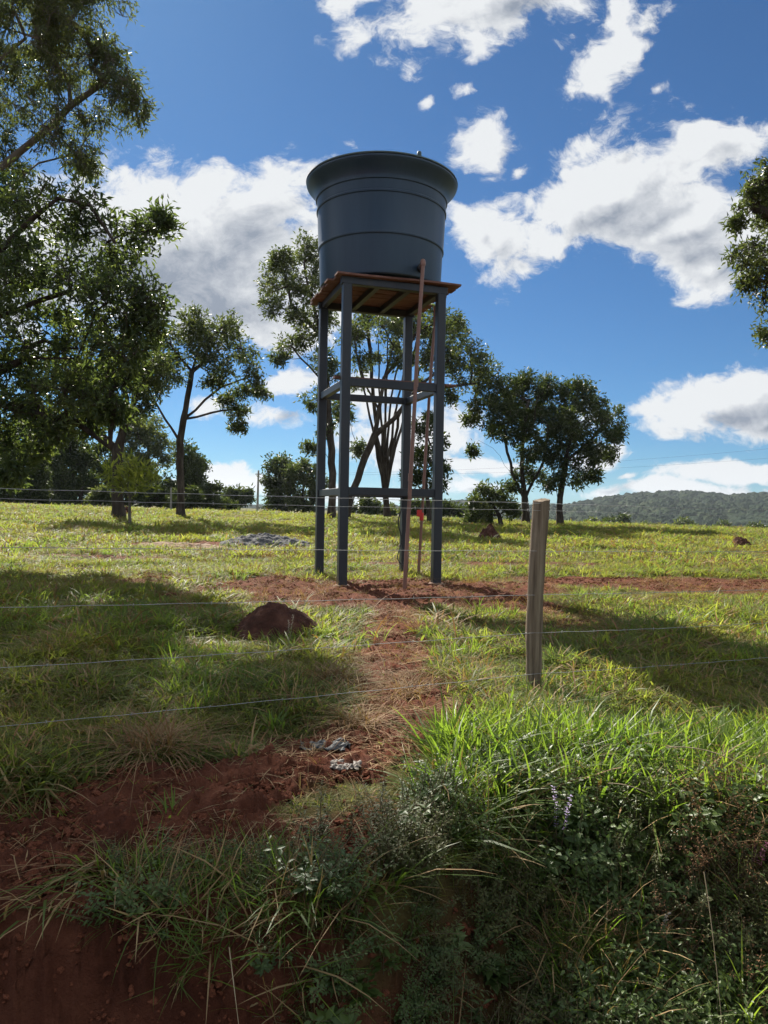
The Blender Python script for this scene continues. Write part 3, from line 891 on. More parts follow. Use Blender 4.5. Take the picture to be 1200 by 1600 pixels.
# big feathery tree, upper left, near
photo_tree('feathery_tree', 'tall grey green feathery tree at the upper left reaching out of the frame', 'tree', None, 17.5,
           [[(-150, 830), (-140, 600), (-110, 420), (-90, 300), (-60, 150), (-30, 0), (0, -120)],
            [(-90, 300), (0, 262), (50, 222), (110, 165), (165, 128), (200, 150)], [(-100, 380), (0, 300), (60, 255), (120, 240)], [(-60, 150), (40, 60), (100, 20)]],
           [(60, 60, 85), (140, 105, 48), (185, 135, 42), (212, 172, 28), (150, 190, 36), (120, 240, 30), (66, 195, 44), (20, 130, 80), (110, 30, 58), (158, -10, 46), (30, 262, 30),
            (20, 20, 90), (-60, 60, 110), (-110, 180, 110), (-60, -80, 110), (60, -60, 90), (-150, 60, 110), (95, 120, 40), (175, 80, 24), (200, 130, 22), (140, 262, 16)],
           (0.15, 0.034), M_LEAF_GREY, 3, dens=22, twigs=15, r0=0.17, droop=0.8, sprigs=8, mbark=M_BARK_PALE)
# big broadleaf tree, left
photo_tree('broadleaf_tree', 'big dense broadleaf tree at the left edge with radiating glossy leaves and low branch', 'tree', None, 15.0,
           [[(-90, 850), (-85, 740), (-80, 620), (-70, 520), (-30, 430), (20, 370)],
            [(-85, 690), (0, 632), (60, 648), (120, 660), (172, 700)], [(-70, 520), (60, 470), (150, 440)], [(-80, 600), (40, 560), (120, 560)], [(20, 370), (90, 310), (140, 320), (180, 380)]],
           [(60, 340, 66), (125, 330, 48), (168, 378, 52), (232, 362, 32), (252, 346, 20), (200, 432, 52), (230, 470, 34), (110, 440, 85), (30, 430, 85), (40, 540, 88), (120, 545, 80), (190, 540, 56),
            (60, 630, 48), (150, 618, 46), (215, 520, 40), (10, 640, 40), (235, 500, 24), (-60, 520, 100), (-80, 400, 110), (-150, 480, 100), (-40, 320, 80), (170, 470, 55), (20, 690, 26), (100, 610, 50), (200, 590, 30), (80, 672, 26), (30, 725, 22), (140, 662, 26), (12, 748, 14), (178, 640, 20), (60, 700, 14)],
           (0.17, 0.055), M_LEAF_GLOSSY, 5, dens=18, twigs=15, r0=0.22, droop=0.15, sprigs=5)
# tree with the dark forked trunk, left
photo_tree('forked_tree', 'dark forked tree partly behind the big left tree, trunk bare below', 'tree', TG, 33,
           [[(186, 800), (183, 750), (184, 705), (195, 660), (200, 600)], [(184, 705), (160, 680), (135, 645), (120, 610)], [(195, 660), (225, 600), (240, 560)]],
           [(190, 600, 52), (245, 560, 42), (140, 620, 44), (212, 640, 24), (110, 580, 44), (230, 600, 30), (170, 650, 22), (120, 660, 22)],
           (0.24, 0.08), M_LEAF, 7, dens=30, r0=0.24)
# clear tree with rounded open crown
photo_tree('spreading_tree', 'open crowned tree left of the tower with a bough drooping to the right', 'tree', TG, 36,
           [[(283, 802), (282, 745), (281, 690), (290, 640), (300, 580), (315, 530)], [(281, 690), (258, 655), (235, 615), (226, 580)], [(290, 650), (320, 625), (345, 605), (385, 590), (408, 615)], [(292, 660), (330, 645), (365, 640)], [(300, 580), (345, 545), (375, 545)], [(300, 590), (270, 545), (262, 520)]],
           [(258, 530, 30), (298, 512, 32), (340, 518, 32), (376, 545, 27), (396, 582, 22), (412, 612, 14), (372, 648, 14), (345, 575, 26), (290, 560, 26), (246, 570, 26), (320, 545, 28), (268, 590, 20), (236, 610, 20), (352, 625, 14), (380, 610, 16), (330, 600, 16), (372, 668, 8), (310, 500, 18), (360, 512, 16)],
           (0.23, 0.08), M_LEAF, 9, dens=22, r0=0.17, twigs=12, limb_r=0.09)
photo_tree('tall_tree', 'tall tree rising just left of the tower beside the tank bottom', 'tree', TG, 39,
           [[(518, 812), (520, 740), (515, 670), (510, 600), (500, 520), (482, 450), (475, 410)], [(500, 520), (455, 475), (445, 430)], [(510, 600), (470, 560), (455, 540)], [(515, 660), (540, 620), (535, 560)]],
           [(448, 418, 30), (480, 392, 24), (436, 452, 26), (488, 440, 34), (425, 480, 18), (468, 500, 24), (498, 500, 30), (452, 545, 22), (478, 530, 16), (505, 560, 22), (495, 625, 22), (512, 670, 16), (440, 400, 18), (500, 400, 26), (486, 700, 12), (530, 640, 18), (520, 580, 20), (432, 560, 12)],
           (0.24, 0.085), M_LEAF, 12, dens=24, r0=0.20, twigs=12)
photo_tree('leaning_tree', 'big tree with a trunk leaning right, seen through the tower, crown spreading to the right', 'tree', TG, 40,
           [[(540, 812), (552, 765), (570, 715), (585, 680), (592, 640), (600, 590), (615, 540)], [(585, 680), (615, 655), (650, 610), (690, 570), (725, 550)], [(592, 640), (570, 600), (556, 550)], [(600, 590), (640, 540), (660, 510)], [(650, 610), (700, 605), (735, 600)]],
           [(560, 520, 28), (596, 510, 28), (640, 505, 30), (680, 505, 32), (705, 530, 30), (735, 558, 28), (762, 575, 20), (722, 590, 26), (690, 560, 30), (748, 602, 18), (745, 635, 12), (712, 500, 18), (560, 570, 20), (618, 560, 18), (660, 555, 22), (775, 600, 12), (735, 655, 9), (560, 700, 9), (540, 650, 12), (700, 620, 12)],
           (0.25, 0.085), M_LEAF, 15, dens=24, r0=0.19, twigs=12, limb_r=0.10)
# fan of bare stems
stems = []
for k, xt in enumerate((556, 575, 592, 606, 622, 640, 655, 672)):
    stems.append([(603, 775 - 4 * k % 20), (600 + (xt - 603) * 0.25, 700), (600 + (xt - 603) * 0.6, 620), (xt, 545 - 30 * math.sin(k * 1.3))])
photo_tree('multi_stemmed_tree', 'thin multi stemmed tree with a fan of nearly bare upright stems inside the tower outline', 'tree', TG, 42,
           [[(606, 812), (604, 790), (602, 772), (600, 700), (604, 600), (606, 520)]] + stems,
           [(556, 520, 14), (575, 500, 15), (592, 490, 15), (612, 480, 17), (630, 500, 15), (650, 515, 16), (668, 520, 14), (585, 560, 10), (640, 560, 10), (560, 600, 9), (655, 600, 9), (620, 540, 10), (600, 460, 14), (640, 470, 14)],
           (0.22, 0.07), M_LEAF_GREY, 18, dens=13, r0=0.17, twigs=12, tipr=0.014, limb_r=0.11)
photo_tree('small_dark_tree', 'small dark leafy tree behind the two brown pipes', 'tree', TG, 37,
           [[(672, 812), (668, 780), (664, 740), (668, 700)]],
           [(660, 670, 16), (680, 690, 17), (648, 710, 15), (668, 720, 18), (688, 730, 14), (640, 745, 10), (660, 750, 13), (682, 760, 10), (672, 655, 8)],
           (0.24, 0.10), M_LEAF_DARK, 21, dens=22, r0=0.10)
photo_tree('right_tree', 'dark multi stemmed tree with low bare twigs right of the tower', 'tree', TG, 40,
           [[(822, 826), (820, 780), (815, 730), (818, 680), (825, 630)], [(820, 790), (800, 740), (790, 690), (785, 640)], [(820, 780), (850, 720), (860, 650)], [(800, 740), (770, 700), (748, 688), (735, 705)], [(818, 700), (835, 660), (840, 620)]],
           [(795, 618, 32), (830, 625, 36), (772, 645, 24), (845, 660, 36), (800, 660, 32), (860, 610, 22), (830, 700, 26), (775, 675, 14), (855, 705, 22), (815, 735, 18), (840, 745, 16), (738, 705, 8), (800, 760, 10), (760, 620, 14), (820, 595, 20)],
           (0.25, 0.085), M_LEAF_DARK, 24, dens=36, r0=0.18)
photo_tree('round_tree', 'round dark crowned tree on a short split trunk, rightmost of the trees behind the post', 'tree', TG, 39,
           [[(876, 826), (874, 795), (878, 760), (885, 720), (895, 670)], [(874, 795), (868, 755), (862, 710)], [(885, 720), (920, 690), (940, 670)]],
           [(895, 622, 28), (925, 628, 26), (950, 655, 24), (905, 660, 36), (940, 690, 26), (885, 690, 30), (915, 715, 26), (868, 650, 22), (955, 710, 12), (885, 745, 18), (910, 750, 14), (870, 720, 16), (862, 755, 10), (930, 745, 9), (905, 602, 14), (962, 680, 12)],
           (0.24, 0.085), M_LEAF_DARK, 27, dens=36, r0=0.15)
photo_tree('crooked_tree', 'small crooked sparse tree at the foot of the dark right trees', 'tree', TG, 37,
           [[(784, 822), (780, 805), (768, 785), (760, 768)]],
           [(755, 770, 13), (778, 772, 12), (740, 785, 10), (765, 788, 12), (792, 785, 11), (745, 805, 12), (800, 800, 9), (735, 812, 9), (760, 808, 9)],
           (0.24, 0.09), M_LEAF, 30, dens=18, r0=0.09)
photo_tree('edge_tree', 'leafy tree entering at the right edge of the frame', 'tree', None, 14.5,
           [[(1400, 850), (1390, 700), (1370, 560), (1330, 420), (1320, 320)], [(1370, 560), (1290, 480), (1200, 440)], [(1330, 420), (1260, 360), (1190, 330)], [(1350, 500), (1270, 520), (1205, 520)]],
           [(1196, 285, 34), (1178, 328, 30), (1222, 330, 50), (1160, 398, 26), (1190, 400, 36), (1196, 448, 30), (1168, 440, 16), (1230, 420, 50), (1204, 514, 22), (1240, 260, 36), (1280, 330, 80), (1300, 440, 80), (1260, 520, 50), (1175, 300, 14), (1150, 350, 12), (1320, 240, 80)],
           (0.12, 0.038), M_LEAF, 33, dens=22, r0=0.2, sprigs=7)
photo_tree('sapling', 'pale yellow green young tree catching light before the forked trunk', 'tree', None, 29,
           [[(204, 806), (203, 780), (200, 755), (202, 735)], [(203, 770), (188, 752), (176, 746)], [(203, 775), (222, 752), (232, 748)]],
           [(198, 725, 13), (176, 742, 10), (222, 738, 13), (205, 745, 12), (188, 762, 9), (236, 750, 8), (215, 760, 10)],
           (0.36, 0.09), M_LEAF_YELLOW, 36, dens=4, twigs=6, sprigs=3, r0=0.05, droop=-0.3, mbark=M_BARK_PALE, tipr=0.01)


# dark wood behind on the left: single trees standing further back
def auto_tree(name, label, cat, group, px, top, bot, wpx, d, ml, seed, leaf=None, dens=26, n=12, conic=False, trunk=0.06):
    r = random.Random(seed); h = bot - top
    cl = []
    for i in range(int(n * 1.9)):
        t = (i + 0.5) / (n * 1.9)
        y = top + h * (0.07 + (0.90 - trunk) * t) + r.uniform(-0.05, 0.05) * h
        w = wpx / 2 * ((0.22 + 0.78 * t) if conic else math.sin(math.pi * (0.16 + 0.66 * t)) * r.uniform(0.7, 1.15))
        rr = h * (0.11 if conic else 0.13) * r.uniform(0.55, 1.35)
        rr = min(rr, max(5, w * 0.7))
        a = r.uniform(-1, 1); a = math.copysign(abs(a) ** 0.6, a)
        cl.append((px + a * max(0, w - rr * 0.5), y, rr, r.uniform(-1, 1) * w * d / FPX * 0.7))
    lf = leaf or (0.32 * d / 60, 0.13 * d / 60)
    return photo_tree(name, label, cat, group, d, [[(px, bot), (px + r.uniform(-3, 3), bot - h * 0.4), (px + r.uniform(-5, 5), bot - h * 0.8)]], cl, lf, ml, seed, dens=dens, r0=0.2 * d / 60, twigs=9, sprigs=5, ground=True)


BG = 'dark trees behind the left side of the pasture'
auto_tree('background_tree', 'dark cypress shaped tree at the far left edge', 'tree', BG, 18, 715, 792, 52, 55, M_LEAF_DARK, 41, conic=True, dens=34)
auto_tree('background_tree', 'second dark pointed tree from the left edge', 'tree', BG, 58, 705, 792, 56, 56, M_LEAF_DARK, 42, conic=True, dens=34)
auto_tree('background_tree', 'tall dark tree behind the two pointed trees', 'tree', BG, 60, 620, 792, 120, 68, M_LEAF_DARK, 43, dens=30)
auto_tree('background_tree', 'dark tree between the pointed trees and the forked trunk', 'tree', BG, 112, 665, 793, 92, 62, M_LEAF_DARK, 44, dens=32)
auto_tree('background_tree', 'dark bushy tree right behind the forked trunk', 'tree', BG, 165, 690, 794, 84, 66, M_LEAF_DARK, 45, dens=30)
auto_tree('background_tree', 'airy grey green tree between forked trunk and spreading tree', 'tree', BG, 232, 640, 796, 92, 64, M_LEAF_GREY, 46, dens=22)
auto_tree('background_tree', 'dark tree directly behind the spreading tree trunk', 'tree', BG, 292, 695, 798, 70, 60, M_LEAF_DARK, 47, dens=30)
auto_tree('bush', 'small round dark bush standing right of the spreading tree', 'bush', None, 326, 755, 800, 48, 58, M_LEAF_DARK, 48, n=7, dens=34, trunk=0.02)
auto_tree('bush', 'pale green bush beside the foot of the forked tree', 'bush', None, 158, 765, 796, 40, 48, M_LEAF_GREY, 49, n=6, dens=24, trunk=0.02)
auto_tree('bush', 'low dark bush left of the spreading tree foot', 'bush', None, 248, 760, 797, 60, 57, M_LEAF_DARK, 50, n=7, dens=30, trunk=0.02)
auto_tree('background_tree', 'dark far tree filling the left edge behind the low branch', 'tree', BG, -30, 650, 790, 110, 66, M_LEAF_DARK, 51, dens=28)
for k, (px, tp, w, dd, ml_, lab) in enumerate(((40, 752, 70, 57, 'M_LEAF_DARK', 'low dark bush at the far left below the pointed trees'), (128, 742, 66, 60, 'M_LEAF_DARK', 'dark bush left of the pale green bush'), (196, 748, 60, 58, 'M_LEAF_DARK', 'dark bush behind the pale young tree'),
                                               (80, 735, 60, 63, 'M_LEAF_GREY', 'grey green bush between the pointed trees and the pale bush'), (290, 762, 54, 55, 'M_LEAF_DARK', 'dark bush at the foot of the spreading tree'), (345, 782, 50, 66, 'M_LEAF_DARK', 'low dark bush between round bush and tiny far tree'))):
    auto_tree('bush', lab, 'bush', None, px, tp, 797, w, dd, globals()[ml_], 120 + k, n=6, dens=26, trunk=0.0)
auto_tree('small_far_tree', 'tiny far tree between the dark bush and the utility pole', 'tree', None, 371, 763, 802, 48, 95, M_LEAF_DARK, 52, n=6, dens=26, trunk=0.3)
auto_tree('background_tree', 'dark far tree just right of the utility pole', 'tree', BG, 436, 712, 804, 58, 72, M_LEAF_DARK, 53, dens=26)
auto_tree('background_tree', 'lighter green far tree behind the tower front left leg', 'tree', BG, 476, 716, 806, 62, 70, M_LEAF, 54, dens=26)
for k, (px, tp, w, lab) in enumerate(((560, 776, 60, 'low far bush between the two left tower legs'), (640, 780, 50, 'low far bush left of the rear pipe'), (702, 785, 46, 'far bush right of the front right tower leg'),
                                       (590, 788, 60, 'low far bush at the foot of the multi stemmed tree'), (735, 790, 50, 'far bush left of the crooked tree'), (668, 786, 44, 'low far bush behind the red valve'))):
    auto_tree('bush', lab, 'bush', None, px, tp, 812, w, 75, M_LEAF if k % 2 else M_LEAF_DARK, 60 + k, n=6, dens=24, trunk=0.02)
for k, (px, tp, bt, w, d, lab) in enumerate(((964, 808, 832, 46, 180, 'dark far tree in the valley right of the round tree'), (1070, 815, 836, 30, 230, 'round far tree in the valley before the hills'), (1126, 820, 836, 24, 240, 'smallest far tree in the right valley'),
                                              (1010, 822, 834, 26, 240, 'far tree between the dark valley tree and the round one'), (1185, 822, 838, 34, 220, 'far tree near the right edge of the valley'), (920, 816, 832, 30, 220, 'far tree just right of the round tree trunk'))):
    auto_tree('valley_tree', lab, 'tree', 'small trees in the valley', px, tp, bt, w, d, M_LEAF_DARK if k % 2 == 0 else M_LEAF, 80 + k, n=6, dens=26, trunk=0.05)
print('leaves', LEAVES)


# ------------------------------------------------------------------ small solids in the pasture
M_TERMITE = noisy('termite_earth', [(0.3, (0.035, 0.016, 0.011)), (0.5, (0.066, 0.029, 0.020)), (0.7, (0.115, 0.054, 0.036))], 6.0, 0.95, 0.1, bump=0.9, bdist=0.03)
M_GRAVEL = noisy('grey_gravel', [(0.3, (0.06, 0.06, 0.063)), (0.5, (0.125, 0.125, 0.13)), (0.7, (0.22, 0.22, 0.225))], 14.0, 0.9, 0.2, bump=1.0, bdist=0.06, fine=22)
M_SAND = noisy('pinkish_sand', [(0.3, (0.17, 0.12, 0.08)), (0.7, (0.30, 0.21, 0.15))], 5.0, 0.95, 0.1, bump=0.5, bdist=0.02)
M_SCRAP = noisy('grey_sacking', [(0.3, (0.016, 0.017, 0.018)), (0.5, (0.042, 0.045, 0.046)), (0.7, (0.11, 0.112, 0.112))], 24.0, 0.6, 0.4, bump=0.5, bdist=0.005)
M_SCRAP2 = noisy('pale_scrap', [(0.3, (0.07, 0.055, 0.045)), (0.7, (0.17, 0.145, 0.12))], 20.0, 0.6, 0.4, bump=0.4, bdist=0.004)
M_GALV = noisy('pole_grey', [(0.3, (0.20, 0.19, 0.18)), (0.7, (0.32, 0.31, 0.29))], 3.0, 0.8, 0.2)


def mound(name, label, cat, group, x, y, rx, ry, h, m, seed, rough=0.25, n=64, peak=1.4, fr=3.0):
    rr = np.linspace(0, 1.06, n // 2); th = np.linspace(0, 2 * np.pi, n, endpoint=False)
    A, Q = np.meshgrid(th, rr)
    edge = 1 + 0.30 * (fbm(np.cos(A) * 1.3 + seed, np.sin(A) * 1.3, 3, seed) - 0.5)
    X = Q * rx * np.cos(A) * edge; Y = Q * ry * np.sin(A) * edge
    prof = np.clip(1 - Q ** peak, 0, 1) ** 0.8
    Z = h * prof * (1 + rough * 2 * (fbm(X / rx * fr + seed, Y / ry * fr, 4, seed + 5) - 0.5)) + h * 0.22 * rough * (fbm(X / rx * 9, Y / ry * 9 + seed, 3, seed + 8) - 0.5) * 4 * (Q < 1)
    gz = ground(x + X, y + Y)
    Zw = np.where(Q >= 1.0, gz - 0.10, gz + np.maximum(Z, 0.0) + 0.004)
    V = np.stack([x + X, y + Y, Zw], -1).reshape(-1, 3)
    k = len(rr)
    i = np.arange(k - 1)[:, None] * n + np.arange(n)[None]; j = np.arange(k - 1)[:, None] * n + (np.arange(n)[None] + 1) % n
    F = np.stack([i, j, j + n, i + n], -1).reshape(-1, 4)[:, ::-1]
    o = link(name, quad_mesh(name, V, F, m, True)); o['kind'] = 'thing'
    return tag(o, label, cat, group, 'thing')


MOUNDS = []
def termite(px, py, wpx, hpx, label, seed, **kw):
    x, y = gpt(px, py); r = wpx / 2 / FPX * y; h = hpx / FPX * y
    MOUNDS.append((x, y, r)); del seed_[:]
    return mound('termite_mound', label, 'mound', 'termite mounds in the pasture', x, y, r, r * 0.9, h, M_TERMITE, len(MOUNDS) * 7 + 3, **kw)


seed_ = []
termite(434, 988, 150, 44, 'biggest reddish earth mound, in the grass left of the path', 1, rough=0.2, peak=1.6)
termite(765, 845, 40, 24, 'dark earth mound before the dark trees, left of the wooden post', 2, rough=0.3)
termite(1157, 854, 36, 16, 'reddish earth mound at the far right of the pasture', 3, rough=0.35)
termite(196, 803, 22, 12, 'tiny dark earth mound near the forked tree', 4)
gx, gy = gpt(418, 852)
mound('gravel_pile', 'low heap of grey gravel in the grass left of the tower', 'gravel', None, gx, gy, 75 / FPX * gy, 0.9, 0.30, M_GRAVEL, 71, 0.5, 110, 1.5, 5.0)
gx, gy = gpt(285, 853)
mound('sand_patch', 'thin pinkish sand spread beside the gravel heap', 'sand', None, gx, gy, 70 / FPX * gy, 0.7, 0.05, M_SAND, 72, 1.1, 90, 1.2, 6.0)


def scrap(name, label, px, py, wpx, m, seed, asp=0.5, hgt=0.05):
    x, y = gpt(px, py); w = wpx / FPX * y; n = 26
    a = np.linspace(-0.5, 0.5, n); A, B = np.meshgrid(a, a)
    X = A * w * (1 + 0.35 * (fbm(A * 3 + seed, B * 3, 2, seed) - .5)); Y = B * w * asp * (1 + 0.6 * (fbm(A * 2.5, B * 3 + seed, 2, seed + 1) - .5))
    X = X + 0.18 * w * (fbm(B * 5, A * 2 + seed, 2, seed + 4) - 0.5)
    Z = hgt * (np.abs(fbm(A * 5 + seed, B * 5, 4, seed + 2) - 0.5) * 2.6 + 0.12 * np.sin(A * 31 + 9 * B + 6 * fbm(A * 3, B * 3, 2, seed))) + 0.008
    Z = np.maximum(Z, 0.006) + ground(x + X, y + Y) + 0.01
    V = np.stack([x + X, y + Y, Z], -1).reshape(-1, 3); V2 = V - np.array((0, 0, 0.004))
    i = np.arange(n - 1)[:, None] * n + np.arange(n - 1)[None]
    F = np.stack([i, i + 1, i + 1 + n, i + n], -1).reshape(-1, 4)
    o = link(name, quad_mesh(name, np.concatenate([V, V2]), np.concatenate([F, F[:, ::-1] + len(V)]), m, True))
    return tag(o, label, 'scrap')


scrap('plastic_scrap', 'crumpled grey plastic sacking lying on the red path', 503, 1168, 78, M_SCRAP, 5, 0.55, 0.034)
scrap('plastic_scrap', 'small pale crumpled scrap on the soil nearest the bank', 540, 1210, 44, M_SCRAP2, 9, 0.7, 0.022)


# far fence posts, utility pole and its lines
def utility():
    d = 88.0; b = ground_start(402, d); t = at(404, 735, d)
    root = MB().tube([tuple(b - np.array((0, 0, 0.3))), tuple(t)], [0.15, 0.10], 12).build('utility_pole', M_GALV, None, auto=40)
    tag(root, 'thin grey utility pole far off left of the tower', 'utility pole')
    c = at(404, 741, d)
    MB().bar((c[0] - 0.35, c[1] - 0.12, c[2]), (c[0] + 0.35, c[1] - 0.12, c[2]), 0.09, 0.11).build('crossarm', M_GALV, root)
    for k, (py0, x1, y1) in enumerate(((742, 1330, 688), (748, 1330, 705))):
        p = np.array((c[0] + (0.3 if k else -0.3), c[1] - 0.12, c[2] + 0.06)); q = at(x1, y1, 80); pts = []
        for i in range(30):
            s = i / 29; w = p + (q - p) * s; w[2] -= 4 * 0.9 * s * (1 - s); pts.append(tuple(w))
        o = MB().tube(pts, 0.006, 4).build('power_line', M_BLACK, None)
        tag(o, ('upper thin power line running right from the utility pole' if k == 0 else 'lower thin power line running right from the utility pole'), 'cable', 'power lines')


utility()
FP = [(267, 748, 44), (180, 745, 47), (92, 743, 50), (20, 742, 52)]
for (px, tp, d), lab in zip(FP[:1], ('thin pale far fence post before the dark bushes left of the spreading tree',)):
    b = ground_start(px, d); t = at(px, 762, d)
    o = MB().tube([tuple(b), tuple((b + t) / 2 + np.array((0.01, 0, 0))), tuple(t)], [0.06, 0.055, 0.05], 9).build('far_fence_post', M_GALV, None, auto=40)
    tag(o, lab, 'post')

# ------------------------------------------------------------------ plants of the foreground: mesh makers
M_GRASS = leaf_mat('grass_blade', (0.080, 0.108, 0.028), (0.218, 0.230, 0.074), 0.55, 0.55, 0.2, 1.9, (0.55, (0.72, 0.85, 0.85), (1.25, 1.12, 0.95)), True)
M_TALL = leaf_mat('tall_grass_blade', (0.070, 0.118, 0.026), (0.180, 0.240, 0.050), 0.55, 0.45, 0.28, 1.8, (1.2, (0.8, 0.9, 0.9), (1.2, 1.1, 0.9)), True)
M_DRY = leaf_mat('dry_grass_blade', (0.20, 0.125, 0.065), (0.46, 0.33, 0.19), 0.30, 0.7, 0.2, 1.1, None, True)
M_RUST = leaf_mat('rusty_dry_grass', (0.17, 0.085, 0.045), (0.36, 0.20, 0.11), 0.30, 0.7, 0.2, 1.1, None, True)
M_WEED = leaf_mat('weed_leaf', (0.058, 0.100, 0.034), (0.150, 0.205, 0.062), 0.42, 0.45, 0.4, 1.4, None, True)
M_WEED2 = leaf_mat('weed_leaf_olive', (0.070, 0.085, 0.034), (0.18, 0.18, 0.07), 0.42, 0.5, 0.3, 1.4, None, True)
M_PALE = leaf_mat('weed_leaf_pale', (0.10, 0.145, 0.058), (0.22, 0.28, 0.12), 0.35, 0.5, 0.4, 1.1, None, True)
M_STEM = noisy('weed_stem', [(0.3, (0.07, 0.06, 0.03)), (0.7, (0.16, 0.12, 0.07))], 20.0, 0.8, 0.2, bump=0.0)
M_STRAW = noisy('straw_stem', [(0.3, (0.30, 0.23, 0.13)), (0.7, (0.48, 0.40, 0.26))], 20.0, 0.7, 0.2, bump=0.0)
M_PURPLE = noisy('mauve_flower', [(0.3, (0.30, 0.22, 0.42)), (0.7, (0.50, 0.42, 0.60))], 30.0, 0.7, 0.2, bump=0.0)
M_PINK = noisy('pink_flower', [(0.3, (0.45, 0.12, 0.20)), (0.7, (0.65, 0.30, 0.38))], 30.0, 0.7, 0.2, bump=0.0)
M_SEED = noisy('pale_seed_head', [(0.3, (0.36, 0.31, 0.25)), (0.7, (0.58, 0.53, 0.46))], 30.0, 0.8, 0.2, bump=0.0)


class PM:
    """plant mesh collector; quads with a material slot each"""
    def __init__(s): s.V = []; s.F = []; s.M = []; s.mats = []

    def slot(s, m):
        if m not in s.mats: s.mats.append(m)
        return s.mats.index(m)

    def strip(s, pts, widths, side, m, fold=0.0):
        k = s.slot(m); n0 = len(s.V)
        for p, w in zip(pts, widths):
            s.V.append(np.array(p) - side * w / 2); s.V.append(np.array(p) + side * w / 2)
        for i in range(len(pts) - 1):
            s.F.append((n0 + 2 * i, n0 + 2 * i + 1, n0 + 2 * i + 3, n0 + 2 * i + 2)); s.M.append(k)

    def leaf(s, p, d, nrm, L, W, m, curl=0.15):
        """pointed oval leaf in two folded halves"""
        k = s.slot(m); n0 = len(s.V); d = d / np.linalg.norm(d); sd = np.cross(d, nrm); sd /= np.linalg.norm(sd) + 1e-9; up = np.cross(sd, d)
        mid = [(0, 0), (0.30, 0.85), (0.62, 0.80), (1.0, 0.0)]
        for t, w in mid:
            c = p + d * L * t - up * curl * L * t * t
            s.V.append(c - sd * W * w / 2 + up * W * 0.16 * w); s.V.append(c); s.V.append(c + sd * W * w / 2 + up * W * 0.16 * w)
        for i in range(3):
            a = n0 + 3 * i
            s.F += [(a, a + 1, a + 4, a + 3), (a + 1, a + 2, a + 5, a + 4)]; s.M += [k, k]

    def tube(s, pts, r0, r1, m, n=4):
        k = s.slot(m); b0 = len(s.V); N = len(pts)
        for i, p in enumerate(pts):
            d = np.array(pts[min(i + 1, N - 1)]) - np.array(pts[max(i - 1, 0)]); d = d / (np.linalg.norm(d) + 1e-9)
            a = np.cross(d, (0.81, 0.43, 0.39)); a /= np.linalg.norm(a) + 1e-9; b = np.cross(d, a); r = r0 + (r1 - r0) * i / (N - 1)
            for j in range(n):
                s.V.append(np.array(p) + r * (a * math.cos(2 * math.pi * j / n) + b * math.sin(2 * math.pi * j / n)))
        for i in range(N - 1):
            for j in range(n):
                s.F.append((b0 + i * n + j, b0 + i * n + (j + 1) % n, b0 + (i + 1) * n + (j + 1) % n, b0 + (i + 1) * n + j)); s.M.append(k)

    def mesh(s, name): return quad_mesh(name, np.array(s.V), np.array(s.F), s.mats, True, s.M)


def blade(pm, r, base, h, w, lean, m, bend=1.0, az=None):
    a = r.uniform(0, 2 * math.pi) if az is None else az
    o = np.array((math.cos(a), math.sin(a), 0)); side = np.array((-math.sin(a), math.cos(a), 0))
    tw_ = r.uniform(-0.6, 0.6); side = side * math.cos(tw_) + np.array((0, 0, 1)) * math.sin(tw_) * 0.3
    pts = []; wd = []
    for t, ww in ((0, 0.7), (0.3, 1.0), (0.6, 0.85), (0.85, 0.45), (1.0, 0.05)):
        out = lean * h * (t + bend * t * t * 0.9)
        z = h * (t - 0.28 * bend * lean * t * t * (1 + t))
        pts.append(base + o * out + np.array((0, 0, z))); wd.append(w * ww)
    pm.strip(pts, wd, side, m)


def tuft_mesh(name, seed, n, rad, h, w, lean, mix, bend=1.0):
    r = random.Random(seed); pm = PM()
    for _ in range(n):
        a = r.uniform(0, 2 * math.pi); q = rad * math.sqrt(r.random())
        m = r.choices([k for k, _ in mix], [p for _, p in mix])[0]
        blade(pm, r, np.array((q * math.cos(a), q * math.sin(a), -0.01)), h * r.uniform(0.45, 1.25), w * r.uniform(0.6, 1.3), lean * r.uniform(0.2, 1.7), m, bend * r.uniform(0.5, 1.3))
    return pm.mesh(name)


